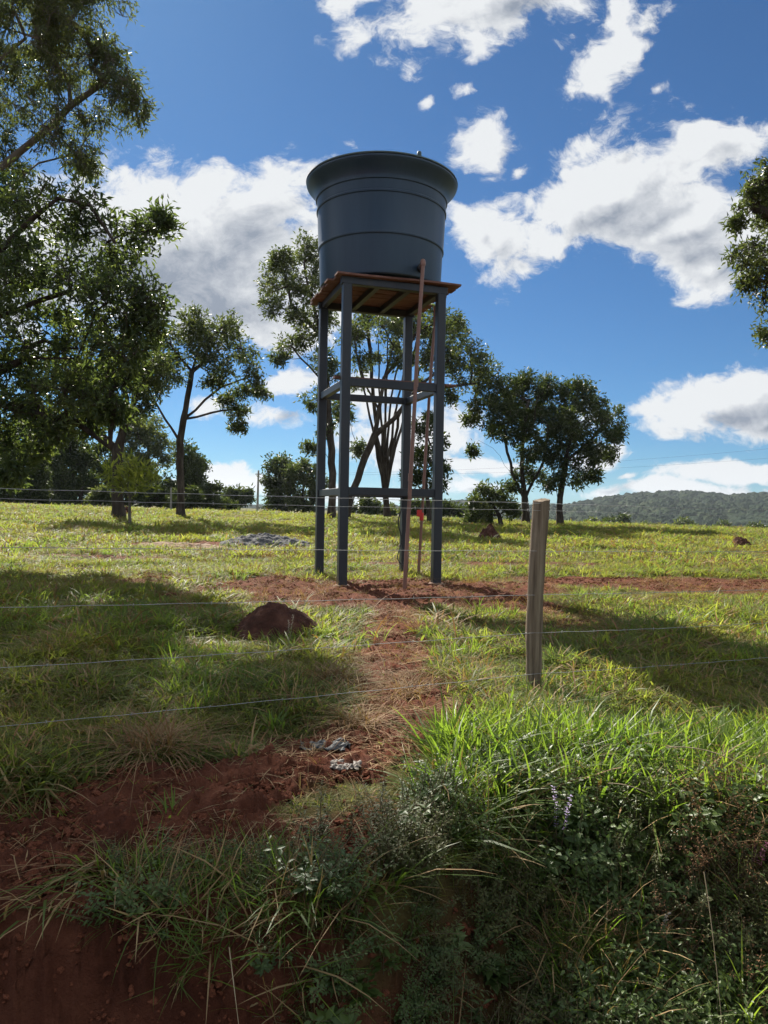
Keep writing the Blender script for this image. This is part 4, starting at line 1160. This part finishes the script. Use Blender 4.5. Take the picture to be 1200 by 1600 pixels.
def herb_mesh(name, seed, h, nst, L, W, pairs, ml, ms, spread=0.35, whorl=2, flower=None, bare=0.2, pm=None, origin=(0, 0, 0)):
    """upright weed: stems with leaves in pairs or whorls"""
    r = random.Random(seed); pm = pm or PM(); org = np.array(origin, float)
    for s_ in range(nst):
        a = r.uniform(0, 2 * math.pi); ln = spread * r.uniform(0.3, 1.2); hh = h * r.uniform(0.7, 1.15)
        pts = []
        for i in range(6):
            t = i / 5; pts.append(org + np.array((math.cos(a) * ln * hh * t * (0.6 + 0.6 * t) + r.uniform(-.01, .01) * hh, math.sin(a) * ln * hh * t * (0.6 + 0.6 * t) + r.uniform(-.01, .01) * hh, hh * t)))
        pts = [np.array(p) for p in pts]
        pm.tube(pts, 0.0035 * max(0.6, h / 0.4), 0.0012, ms)
        for k in range(pairs):
            t = bare + (1 - bare) * (k + 0.7) / pairs; f = t * 5; i = min(4, int(f)); p = pts[i] + (pts[i + 1] - pts[i]) * (f - i)
            a0 = k * 1.57 + r.uniform(-.5, .5)
            sc = (1.1 - 0.6 * t) * r.uniform(0.75, 1.2)
            for j in range(whorl):
                b = a0 + 2 * math.pi * j / whorl + r.uniform(-.25, .25)
                d = np.array((math.cos(b), math.sin(b), r.uniform(-0.05, 0.6))); nrm = np.array((0, 0, 1.0)) + 0.3 * np.array((r.uniform(-1, 1), r.uniform(-1, 1), 0))
                pm.leaf(p + d * 0.008, d, nrm, L * sc, W * sc, ml, r.uniform(0.05, 0.35))
        if flower:
            for k in range(16):
                t = 0.55 + 0.45 * k / 15; f = min(4.999, t * 5); i = int(f); p = pts[i] + (pts[i + 1] - pts[i]) * (f - i)
                for j in range(3):
                    b = r.uniform(0, 6.28); d = np.array((math.cos(b), math.sin(b), 0.4))
                    pm.leaf(p, d, np.array((0, 0, 1.0)), 0.014 * r.uniform(0.6, 1.4), 0.009, flower, 0.1)
    return pm


LIB = {}


def library(key, meshes):
    c = bpy.data.collections.new('library_' + key)
    for i, me in enumerate(meshes): c.objects.link(bpy.data.objects.new(f'{key}_{i:02d}', me))
    LIB[key] = (c, len(meshes))


def scatter(name, label, cat, key, P, scale, tilt=0.15, rz=None, seed=1, idx=None, rot=None):
    """one 'stuff' object: mesh points carrying rotation, scale and variant, instanced by geometry nodes"""
    c, nv = LIB[key]; r = np.random.default_rng(seed); n = len(P)
    me = bpy.data.meshes.new(name); me.vertices.add(n); me.vertices.foreach_set('co', np.ascontiguousarray(P, dtype=np.float32).ravel())
    if rot is None:
        rot = np.stack([r.normal(0, tilt, n), r.normal(0, tilt, n), r.uniform(0, 2 * np.pi, n)], -1)
    for nm, ty, arr in (('rot', 'FLOAT_VECTOR', rot), ('scl', 'FLOAT_VECTOR', np.repeat(np.asarray(scale)[:, None], 3, 1) if np.ndim(scale) == 1 else scale)):
        a = me.attributes.new(nm, ty, 'POINT'); a.data.foreach_set('vector', np.ascontiguousarray(arr, dtype=np.float32).ravel())
    a = me.attributes.new('idx', 'INT', 'POINT'); a.data.foreach_set('value', (r.integers(0, nv, n) if idx is None else idx).astype(np.int32))
    o = link(name, me); tag(o, label, cat, kind='stuff')
    ng = bpy.data.node_groups.new('scatter_' + name, 'GeometryNodeTree')
    ng.interface.new_socket('Geometry', in_out='INPUT', socket_type='NodeSocketGeometry'); ng.interface.new_socket('Geometry', in_out='OUTPUT', socket_type='NodeSocketGeometry')
    N = ng.nodes; gi = N.new('NodeGroupInput'); go = N.new('NodeGroupOutput'); ip = N.new('GeometryNodeInstanceOnPoints'); ci = N.new('GeometryNodeCollectionInfo')
    ci.inputs['Collection'].default_value = c; ci.inputs['Separate Children'].default_value = True; ci.inputs['Reset Children'].default_value = True
    def na(nm, ty):
        x = N.new('GeometryNodeInputNamedAttribute'); x.data_type = ty; x.inputs['Name'].default_value = nm
        return [s for s in x.outputs if s.enabled and s.name == 'Attribute'][0]
    L = ng.links.new
    L(gi.outputs[0], ip.inputs['Points']); L(ci.outputs[0], ip.inputs['Instance']); ip.inputs['Pick Instance'].default_value = True
    L(na('idx', 'INT'), ip.inputs['Instance Index']); L(na('rot', 'FLOAT_VECTOR'), ip.inputs['Rotation']); L(na('scl', 'FLOAT_VECTOR'), ip.inputs['Scale'])
    L(ip.outputs[0], go.inputs[0])
    md = o.modifiers.new('scatter', 'NODES'); md.node_group = ng
    return o


def sample(n, d0, d1, t0=-0.86, t1=0.86, seed=1):
    r = np.random.default_rng(seed); y = np.sqrt(r.uniform(d0 * d0, d1 * d1, n)); x = y * r.uniform(t0, t1, n); return x, y


def keep(x, y, prob, seed=2):
    k = np.random.default_rng(seed).random(len(x)) < prob; return x[k], y[k]


def pts(x, y, dz=0.0): return np.stack([x, y, ground(x, y) + dz], -1)


def in_mound(x, y):
    s = np.zeros_like(x)
    for mx, my, r in MOUNDS: s = np.maximum(s, (np.hypot(x - mx, y - my) < r * 0.74).astype(float))
    return s


library('short', [tuft_mesh('short_tuft', 100 + i, 13, 0.06, 0.105, 0.0090, 0.9, [(M_GRASS, 0.78), (M_DRY, 0.16), (M_RUST, 0.06)]) for i in range(8)])
library('mid', [tuft_mesh('mid_tuft', 120 + i, 24, 0.15, 0.12, 0.013, 0.85, [(M_GRASS, 0.76), (M_DRY, 0.16), (M_RUST, 0.08)]) for i in range(8)])
library('far', [tuft_mesh('far_tuft', 140 + i, 36, 0.34, 0.14, 0.024, 0.75, [(M_GRASS, 0.74), (M_DRY, 0.16), (M_RUST, 0.10)]) for i in range(8)])
library('tall', [tuft_mesh('tall_tuft', 160 + i, 14, 0.06, 0.30, 0.0135, 0.45, [(M_TALL, 0.95), (M_DRY, 0.05)], 1.1) for i in range(8)])
library('dry', [tuft_mesh('dry_tuft', 180 + i, 22, 0.05, 0.14, 0.0035, 0.9, [(M_DRY, 0.55), (M_RUST, 0.45)], 1.4) for i in range(6)])


def straw_mesh(i):
    r = random.Random(300 + i); pm = PM()
    for _ in range(7):
        a = r.uniform(0, 6.28); L_ = r.uniform(0.05, 0.16); c = np.array((r.uniform(-.05, .05), r.uniform(-.05, .05), r.uniform(0.004, 0.02)))
        d = np.array((math.cos(a), math.sin(a), r.uniform(-.05, .15))); sd = np.array((-math.sin(a), math.cos(a), 0)); k = r.uniform(-.25, .25)
        pm.strip([c - d * L_ / 2, c + sd * k * L_ * 0.3 + np.array((0, 0, 0.006)), c + d * L_ / 2], [0.002, 0.0045, 0.001], sd, r.choice((M_DRY, M_DRY, M_RUST)))
    return pm.mesh('straw_bits')


library('straw', [straw_mesh(i) for i in range(6)])


def clod_mesh(i):
    r = np.random.default_rng(400 + i); n = 7; V = []; F = []
    th = np.linspace(0, 2 * np.pi, n, endpoint=False)
    for k, (q, z) in enumerate(((0.7, -0.4), (1.0, 0.05), (0.75, 0.5), (0.25, 0.72))):
        for t in th: V.append((q * math.cos(t) * r.uniform(.7, 1.3), q * math.sin(t) * r.uniform(.7, 1.3), z * r.uniform(.7, 1.3)))
    for k in range(3):
        for j in range(n): F.append((k * n + j, k * n + (j + 1) % n, (k + 1) * n + (j + 1) % n, (k + 1) * n + j))
    me = py_mesh('clod', V, F + [tuple(3 * n + j for j in range(n))], M_CLOD, False); return me


M_CLOD = noisy('soil_clod', [(0.3, (0.07, 0.024, 0.014)), (0.7, (0.19, 0.068, 0.036))], 3.0, 0.95, 0.1, bump=0.0)
library('clod', [clod_mesh(i) for i in range(6)])

# pasture grass in three distances
patch = lambda x, y: 0.55 + 0.9 * fbm(x * 0.8, y * 0.8, 3, 61)
def grass_field(name, label, key, n, d0, d1, sc, seed, pmin=0.0):
    x, y = sample(n, d0, d1, seed=seed)
    s = soil(x, y); ye = edge_y(x)
    pr = (1 - s) ** 1.5 * ((0.32 - 0.2 * sstep(6, 9, y)) + (0.68 + 0.2 * sstep(6, 9, y)) * sstep(0.36, 0.56, fbm(x * 1.5, y * 1.5, 4, 67))) * (1 - in_mound(x, y)) * (y > ye + 0.02)
    x, y = keep(x, y, np.maximum(pr, pmin * (1 - in_mound(x, y))), seed + 1)
    r = np.random.default_rng(seed + 2)
    scale = sc * r.uniform(0.6, 1.25, len(x)) * (0.25 + 1.35 * fbm(x * 1.1 + 7, y * 1.1, 4, 71)) * (1 - 0.45 * soil(x, y)) * (1 - 0.4 * np.maximum(soil(x, y + 0.5), soil(x + 0.2, y + 0.9)))
    scatter(name, label, 'grass', key, pts(x, y, -0.012), scale, 0.16, seed=seed + 3)


grass_field('pasture_grass', 'short yellow green grass in the near pasture', 'short', 45000, 2.9, 7.2, 1.15, 501, 0.05)
grass_field('pasture_grass', 'short pasture grass around the tower', 'mid', 61000, 7.0, 17.0, 1.05, 511, 0.04)
grass_field('pasture_grass', 'short sunlit grass of the rising far pasture', 'far', 61000, 16.5, 50.0, 1.0, 521)

# taller lush grass right of the path, before the post
x, y = sample(13000, 3.2, 5.9, 0.02, 0.95, 531)
ye = edge_y(x)
pr = sstep(0.10, 0.34, x - 0.03 * y + 0.25 * (fbm(x * 2, y * 2, 3, 73) - 0.5)) * sstep(5.1, 4.5, y + 0.5 * (fbm(x * 1.5, y, 2, 79) - .5)) * (y > ye - 0.02) * (1 - soil(x, y)) * 0.55
x, y = keep(x, y, pr)
r = np.random.default_rng(5)
scatter('tall_grass', 'taller lush bright grass on the bank top at the right', 'grass', 'tall', pts(x, y, -0.02), r.uniform(0.55, 1.15, len(x)) * (0.5 + 0.5 * sstep(5.1, 4.3, y)), 0.2, seed=533)
# scattered taller tufts in the shaded left pasture
x, y = sample(5200, 3.6, 10.0, -0.62, 0.62, 541)
pr = (1 - soil(x, y)) ** 2 * sstep(0.50, 0.66, fbm(x * 1.4 + 3, y * 1.4, 3, 83)) * 0.75 * (1 - in_mound(x, y))
x, y = keep(x, y, pr)
scatter('grass_tufts', 'coarser grass tufts dotted through the near pasture', 'grass', 'tall', pts(x, y, -0.02), r.uniform(0.35, 0.75, len(x)), 0.25, seed=543)
x, y = sample(16000, 6.5, 34.0, -0.75, 0.75, 545)
pr = (1 - soil(x, y)) ** 2 * sstep(0.52, 0.64, fbm(x * 0.9 + 13, y * 0.9, 4, 85)) * (1 - in_mound(x, y))
x, y = keep(x, y, pr)
scatter('grass_tussocks', 'higher rough tussocks through the sunlit pasture', 'grass', 'mid', pts(x, y, -0.02), r.uniform(0.9, 1.6, len(x)), 0.2, seed=547)
x, y = sample(9000, 4.5, 26.0, -0.75, 0.75, 548)
x, y = keep(x, y, sstep(0.55, 0.66, fbm(x * 0.8 + 31, y * 1.1, 4, 86)) * (1 - in_mound(x, y)))
scatter('dead_grass', 'brownish dead grass patches in the pasture', 'grass', 'dry', pts(x, y, -0.01), r.uniform(0.7, 1.5, len(x)), 0.3, seed=549)
# dry grass, straw and clods on the soil
x, y = sample(15000, 2.7, 14.0, -0.6, 0.6, 551)
s = soil(x, y); pr = s * (0.10 + 0.22 * sstep(4.0, 5.0, y)) * sstep(0.45, 0.62, fbm(x * 2.2, y * 2.2, 3, 87)) + (s > 0.1) * (s < 0.9) * (0.08 + 0.17 * sstep(3.8, 4.6, y)) + 0.02
x, y = keep(x, y, pr * (y > edge_y(x)))
scatter('dry_grass', 'dry straw coloured grass along the red path', 'grass', 'dry', pts(x, y, -0.01), r.uniform(0.4, 1.05, len(x)), 0.35, seed=553)
x, y = sample(16000, 2.6, 10.0, -0.6, 0.6, 561)
x, y = keep(x, y, (0.05 + (0.14 + 0.4 * sstep(3.8, 4.8, y)) * soil(x, y) * sstep(0.4, 0.6, fbm(x * 2.6 + 9, y * 2.6, 3, 89))) * (y > edge_y(x) - 0.03))
scatter('straw_litter', 'loose dry straw bits lying on the red soil', 'straw', 'straw', pts(x, y, 0.012), r.uniform(0.6, 1.4, len(x)), 0.1, seed=563)
x, y = sample(90000, 2.0, 14.5, -0.6, 0.6, 571)
x, y = keep(x, y, soil(x, y) ** 2 * (0.25 + 0.75 * sstep(0.4, 0.65, fbm(x * 3, y * 3, 3, 97))))
x2, y2 = sample(26000, 2.2, 4.6, -0.6, 0.35, 575); x2, y2 = keep(x2, y2, soil(x2, y2) ** 2 * 0.8)
x = np.concatenate([x, x2]); y = np.concatenate([y, y2])
cs = np.minimum(0.020, 0.0045 * np.exp(r.exponential(0.62, len(x)))) * (0.75 + 0.05 * y)
scatter('soil_clods', 'small red soil clods on the path and bank', 'soil', 'clod', pts(x, y, 0.004), cs, 0.5, seed=573)

def bank_pt(px, py):
    """first hit of the view ray with the ground, near field"""
    u, v = uv_of(px, py); ds = np.linspace(1.2, 14, 6000)
    b = (CAM_H + v * ds) < ground(u * ds, ds); i = int(np.argmax(b)); d = ds[i]
    return np.array((u * d, d, CAM_H + v * d))


# undergrowth covering the right half of the cut bank
def weeds():
    ms = []
    for i in range(3): ms.append(herb_mesh('w', 600 + i, 0.26, 4, 0.055, 0.026, 7, M_WEED, M_STEM, 0.5).mesh('weed_oval'))
    for i in range(3): ms.append(herb_mesh('w', 610 + i, 0.22, 6, 0.024, 0.012, 11, M_WEED, M_STEM, 0.6, 3).mesh('weed_fine'))
    for i in range(2): ms.append(herb_mesh('w', 620 + i, 0.30, 4, 0.036, 0.014, 9, M_WEED2, M_STEM, 0.45, 3).mesh('weed_olive'))
    for i in range(2): ms.append(herb_mesh('w', 630 + i, 0.36, 3, 0.020, 0.008, 8, M_RUST, M_STEM, 0.4, 2, bare=0.45).mesh('weed_dry'))
    for i in range(2): ms.append(herb_mesh('w', 650 + i, 0.26, 3, 0.085, 0.045, 5, M_WEED, M_STEM, 0.5).mesh('weed_broad'))
    for i in range(2): ms.append(herb_mesh('w', 660 + i, 0.34, 2, 0.030, 0.010, 11, M_PALE, M_STEM, 0.3, 2).mesh('weed_grey'))
    for i in range(3): ms.append(tuft_mesh('weed_grass', 640 + i, 12, 0.05, 0.30, 0.008, 0.5, [(M_TALL, 0.7), (M_DRY, 0.3)], 1.3))
    return ms


library('weed', weeds())
rw = np.random.default_rng(9)
n = 16500
x = rw.uniform(-0.55, 4.2, n); ye = edge_y(x); y = ye + rw.uniform(-0.95, 0.45, n) * (1 - 0.0 * ye)
WEED_PX = [(712, 1450), (775, 1500), (600, 1455), (570, 1500), (478, 1360), (730, 1570), (960, 1510), (1060, 1440), (815, 1310), (868, 1340), (1020, 1490), (590, 1385), (1170, 1360), (900, 1240)]
clear = np.ones(n)
for q in WEED_PX:
    bx, by, _z = bank_pt(*q); clear = clear * (1 - ((np.abs(x - bx) < 0.055) & (y > by - 0.17) & (y < by + 0.04)) * 0.93)
cov = sstep(-0.48, 0.08, x + 0.35 * (fbm(x * 2.5, y * 4, 3, 107) - 0.5)) * (0.30 + 0.45 * sstep(0.4, 1.0, x) + 0.70 * sstep(0.40, 0.52, fbm(x * 2 + 4, y * 2, 3, 109)))
cov = cov * (1 - 0.9 * soil(x, np.maximum(y, ye + 0.3)) * (y > ye + 0.05)) * (0.55 + 0.25 * sstep(0.2, 1.0, x))
cov = cov * clear * (1 - 0.75 * sstep(0.02, 0.15, y - ye) * sstep(0.3, 0.6, x))
x, y = keep(x, y, cov)
P = pts(x, y, -0.01); ye = edge_y(x)
wsc = rw.uniform(0.4, 1.05, len(x)) * (1 - 0.15 * sstep(0.0, -0.3, y - ye))
onface = sstep(0.05, -0.1, y - ye)
rot = np.stack([onface * rw.uniform(0.25, 0.9, len(x)) + rw.normal(0, 0.15, len(x)), rw.normal(0, 0.25, len(x)), rw.uniform(0, 6.28, len(x))], -1)
species = [(0, 1, 2), (3, 4, 5), (6, 7), (8, 9), (10, 11), (12, 13), (14, 15, 16)]
fields = np.stack([fbm(x * 2.2 + 13 * k, y * 2.2 - 7 * k, 3, 200 + k) + (0.04, 0.05, 0.04, -0.06, 0.0, -0.03, 0.05)[k] + rw.normal(0, 0.07, len(x)) for k in range(7)])
sp_ = np.argmax(fields, 0)
idx_ = np.array([species[k][int(rw.integers(0, len(species[k])))] for k in sp_])
scatter('bank_undergrowth', 'dark mixed weeds and grass covering the shaded bank at the right', 'weeds', 'weed', P, wsc, seed=583, rot=rot, idx=idx_)
# thin cover on the left part of the bank
x = rw.uniform(-2.2, 0.4, 900); ye = edge_y(x); y = ye + rw.uniform(-0.10, 0.30, 900)
x, y = keep(x, y, 0.9 * sstep(0.44, 0.56, fbm(x * 2.3 + 2, y * 2.0, 3, 113)))
ang = rw.uniform(0.2, 1.2, len(x)) * sstep(0.25, 0.0, y - edge_y(x))
rot = np.stack([ang, rw.normal(0, 0.3, len(x)), rw.uniform(-0.9, 0.9, len(x))], -1)
scatter('bank_grass', 'grass hanging over the shaded red bank edge at the left', 'grass', 'weed', pts(x, y, -0.02), rw.uniform(0.28, 0.7, len(x)), seed=585, rot=rot, idx=rw.choice([0, 2, 6, 14, 15, 16, 14, 15, 16, 14, 8], len(x)))


# ------------------------------------------------------------------ single plants that stand out
def plant(name, label, cat, group, px, py, build_fn, lift=0.0):
    p = bank_pt(px, py); p = p + np.array((0, -0.06, 0)) * (p[1] < edge_y(p[0])); p[2] = float(ground(p[0], p[1])) - 0.015
    pm = build_fn(); o = link(name, pm.mesh(name)); o.location = p + np.array((0, 0, lift)); return tag(o, label, cat, group)


def tuft_pm(seed, n, rad, h, w, lean, mix, bend=1.0, az=None):
    r = random.Random(seed); pm = PM()
    for _ in range(n):
        a = r.uniform(0, 6.28); q = rad * math.sqrt(r.random()); m = r.choices([k for k, _ in mix], [p for _, p in mix])[0]
        blade(pm, r, np.array((q * math.cos(a), q * math.sin(a), -0.01)), h * r.uniform(0.5, 1.2), w * r.uniform(0.6, 1.3), lean * r.uniform(0.3, 1.6), m, bend * r.uniform(0.6, 1.3), None if az is None else az + r.gauss(0, 0.6))
    return pm


DG = 'dry grass clumps beside the path'
for px, py, h, sd, lab in ((243, 1172, 0.20, 1, 'big rusty dry grass clump on the left in the shade under the lowest wire'), (516, 1062, 0.15, 2, 'dry brown grass clump at the left of the path, right of the biggest mound'),
                           (556, 1135, 0.17, 3, 'dry brown grass clump in the middle of the path, nearest the grey sacking'), (640, 1085, 0.14, 4, 'wide flattened dry grass clump on the path, left of the wooden post')):
    plant('dry_grass_clump', lab, 'grass clump', DG, px, py, lambda h=h, sd=sd: tuft_pm(700 + sd, 300, 0.13, h * 1.35, 0.0055, 0.8, [(M_DRY, 0.5), (M_RUST, 0.5)], 1.5))
LG = 'grass clumps hanging on the left bank edge'
for px, py, h, n_, sd, mix, lab in ((150, 1395, 0.34, 95, 1, [(M_TALL, .55), (M_DRY, .45)], 'large half dry grass clump hanging down the bank at the left'), (330, 1390, 0.24, 60, 2, [(M_TALL, .7), (M_DRY, .3)], 'grass clump on the bank edge right of the largest hanging clump'),
                                    (395, 1400, 0.26, 70, 3, [(M_DRY, .5), (M_RUST, .3), (M_TALL, .2)], 'rusty dry clump on the bank edge at the middle'), (60, 1440, 0.3, 40, 4, [(M_DRY, .8), (M_TALL, .2)], 'straw coloured blades hanging at the far left of the bank'),
                                    (480, 1420, 0.26, 60, 5, [(M_TALL, .75), (M_DRY, .25)], 'green grass clump hanging where the bank turns overgrown')):
    plant('grass_clump', lab, 'grass clump', LG, px, py - 30, lambda h=h, n_=n_, sd=sd, mix=mix: tuft_pm(720 + sd, int(n_ * 0.62), 0.12, h * 0.6, 0.0105, 0.8, mix, 1.5, az=-1.57 if sd != 3 else None))
plant('grass_clump', 'bright green young grass tuft on the path edge, under the end of the lowest wire', 'grass clump', None, 432, 1138, lambda: tuft_pm(731, 34, 0.07, 0.17, 0.014, 0.6, [(M_TALL, .9), (M_DRY, .1)], 1.0))
plant('grass_clump', 'small green tuft lit by a spot of sun on the shaded soil shelf', 'grass clump', None, 272, 1275, lambda: tuft_pm(732, 14, 0.04, 0.15, 0.010, 0.5, [(M_TALL, .8), (M_DRY, .2)], 1.0))
plant('grass_clump', 'yellowish grass clump leaning out of the weeds at the bank centre', 'grass clump', None, 590, 1385, lambda: tuft_pm(733, 46, 0.07, 0.26, 0.010, 0.8, [(M_TALL, .5), (M_DRY, .5)], 1.2))
plant('grass_clump', 'tall fresh grass clump at the bottom right of the bank', 'grass clump', None, 1000, 1590, lambda: tuft_pm(734, 40, 0.12, 0.30, 0.011, 0.45, [(M_TALL, .9), (M_DRY, .1)], 1.2))
plant('grass_clump', 'tall thin grass clump at the bottom right corner', 'grass clump', None, 1150, 1600, lambda: tuft_pm(735, 46, 0.12, 0.42, 0.009, 0.35, [(M_TALL, .7), (M_DRY, .3)], 1.3))
WG = 'broad leaved weeds on the bank'
for px, py, h, L_, W_, ml, sd, lab in ((712, 1450, 0.12, 0.075, 0.034, M_PALE, 1, 'pale silvery leaved weed shining in the dark middle of the bank'), (775, 1500, 0.12, 0.085, 0.05, M_WEED, 2, 'broad green leaved weed below right of the pale silvery weed'),
                                       (600, 1455, 0.18, 0.085, 0.032, M_WEED, 3, 'long leaved green weed at the centre of the bank'), (570, 1500, 0.16, 0.075, 0.045, M_WEED, 4, 'round leaved green weed under the long leaved one'),
                                       (478, 1360, 0.12, 0.065, 0.042, M_PALE, 5, 'grey leaved weed at the top of the bank below the path'), (730, 1570, 0.16, 0.060, 0.022, M_PALE, 6, 'yellowish pale weed with drooping leaves at the bottom of the bank'),
                                       (960, 1510, 0.24, 0.05, 0.024, M_WEED, 7, 'glossy leaved weed at the right of the bank below the pale seed stalk'), (1060, 1440, 0.22, 0.045, 0.02, M_WEED2, 8, 'olive weed right of the pale seed stalk'),
                                       (500, 1580, 0.2, 0.05, 0.02, M_WEED, 9, 'dark green leafy weed at the bottom centre of the bank'), (640, 1590, 0.18, 0.07, 0.034, M_WEED, 10, 'dark weed at the bottom between the yellowish weed and the leafy one'),
                                       (815, 1310, 0.26, 0.04, 0.016, M_PALE, 11, 'grey green upright weed just left of the mauve flower stalk'), (900, 1240, 0.22, 0.075, 0.04, M_WEED, 12, 'large leaved weed under the tall bright grass')):
    plant('broad_leaved_weed', lab, 'weed', WG, px, py, lambda h=h, L_=L_, W_=W_, ml=ml, sd=sd: herb_mesh('p', 750 + sd, h, 3, L_, W_, 5 if h < 0.2 else 8, ml, M_STEM, 0.45, 3 if h < 0.2 else 2))
plant('flower_stalk', 'tall weed with small mauve flowers at the right of the bank top', 'flower', None, 868, 1340, lambda: herb_mesh('p', 771, 0.40, 2, 0.035, 0.014, 8, M_WEED, M_STEM, 0.25, 2, M_PURPLE))
plant('flower_stalk', 'pale dry seed stalk standing in the dark right bank', 'flower', None, 1020, 1490, lambda: herb_mesh('p', 772, 0.26, 1, 0.03, 0.012, 5, M_WEED, M_STRAW, 0.2, 2, M_SEED))
plant('flower_stalk', 'weed with pink flowers near the right edge', 'flower', None, 1170, 1360, lambda: herb_mesh('p', 773, 0.20, 2, 0.03, 0.012, 6, M_WEED2, M_STEM, 0.3, 2, M_PINK))
plant('flower_stalk', 'small mauve flowered weed at the bottom right', 'flower', None, 1008, 1600, lambda: herb_mesh('p', 774, 0.18, 2, 0.03, 0.012, 6, M_WEED, M_STEM, 0.3, 2, M_PURPLE))
plant('flower_stalk', 'slim seed stalk beside the biggest earth mound', 'flower', None, 452, 1010, lambda: herb_mesh('p', 775, 0.34, 2, 0.03, 0.012, 6, M_PALE, M_STRAW, 0.12, 2, M_SEED))


def dry_stalk(label, a, b, lift, d0, d1, r0=0.0022):
    p = at(a[0], a[1], d0); q = at(b[0], b[1], d1); pts_ = []
    for i in range(12):
        t = i / 11; w = p + (q - p) * t; w[2] += lift * 4 * t * (1 - t); pts_.append(w)
    pm = PM(); pm.tube(pts_, r0, r0 * 0.5, M_STRAW, 5); o = link('dry_stalk', pm.mesh('dry_stalk')); tag(o, label, 'stalk', 'dry stalks on the bank')


g1 = bank_pt(1215, 1250)
dry_stalk('long bent straw stalk arching over the right bank top', (1040, 1168), (1230, 1245), 0.06, 3.15, 2.95)
dry_stalk('hooked straw stalk hanging before the dark right bank', (1100, 1362), (1128, 1600), 0.03, 2.45, 2.42, 0.0015)
dry_stalk('long straw blade hanging down the red bank', (358, 1480), (374, 1610), 0.0, 2.55, 2.5)
dry_stalk('short straw stalk lying under the tall grass', (950, 1224), (1010, 1238), 0.01, 3.15, 3.1)
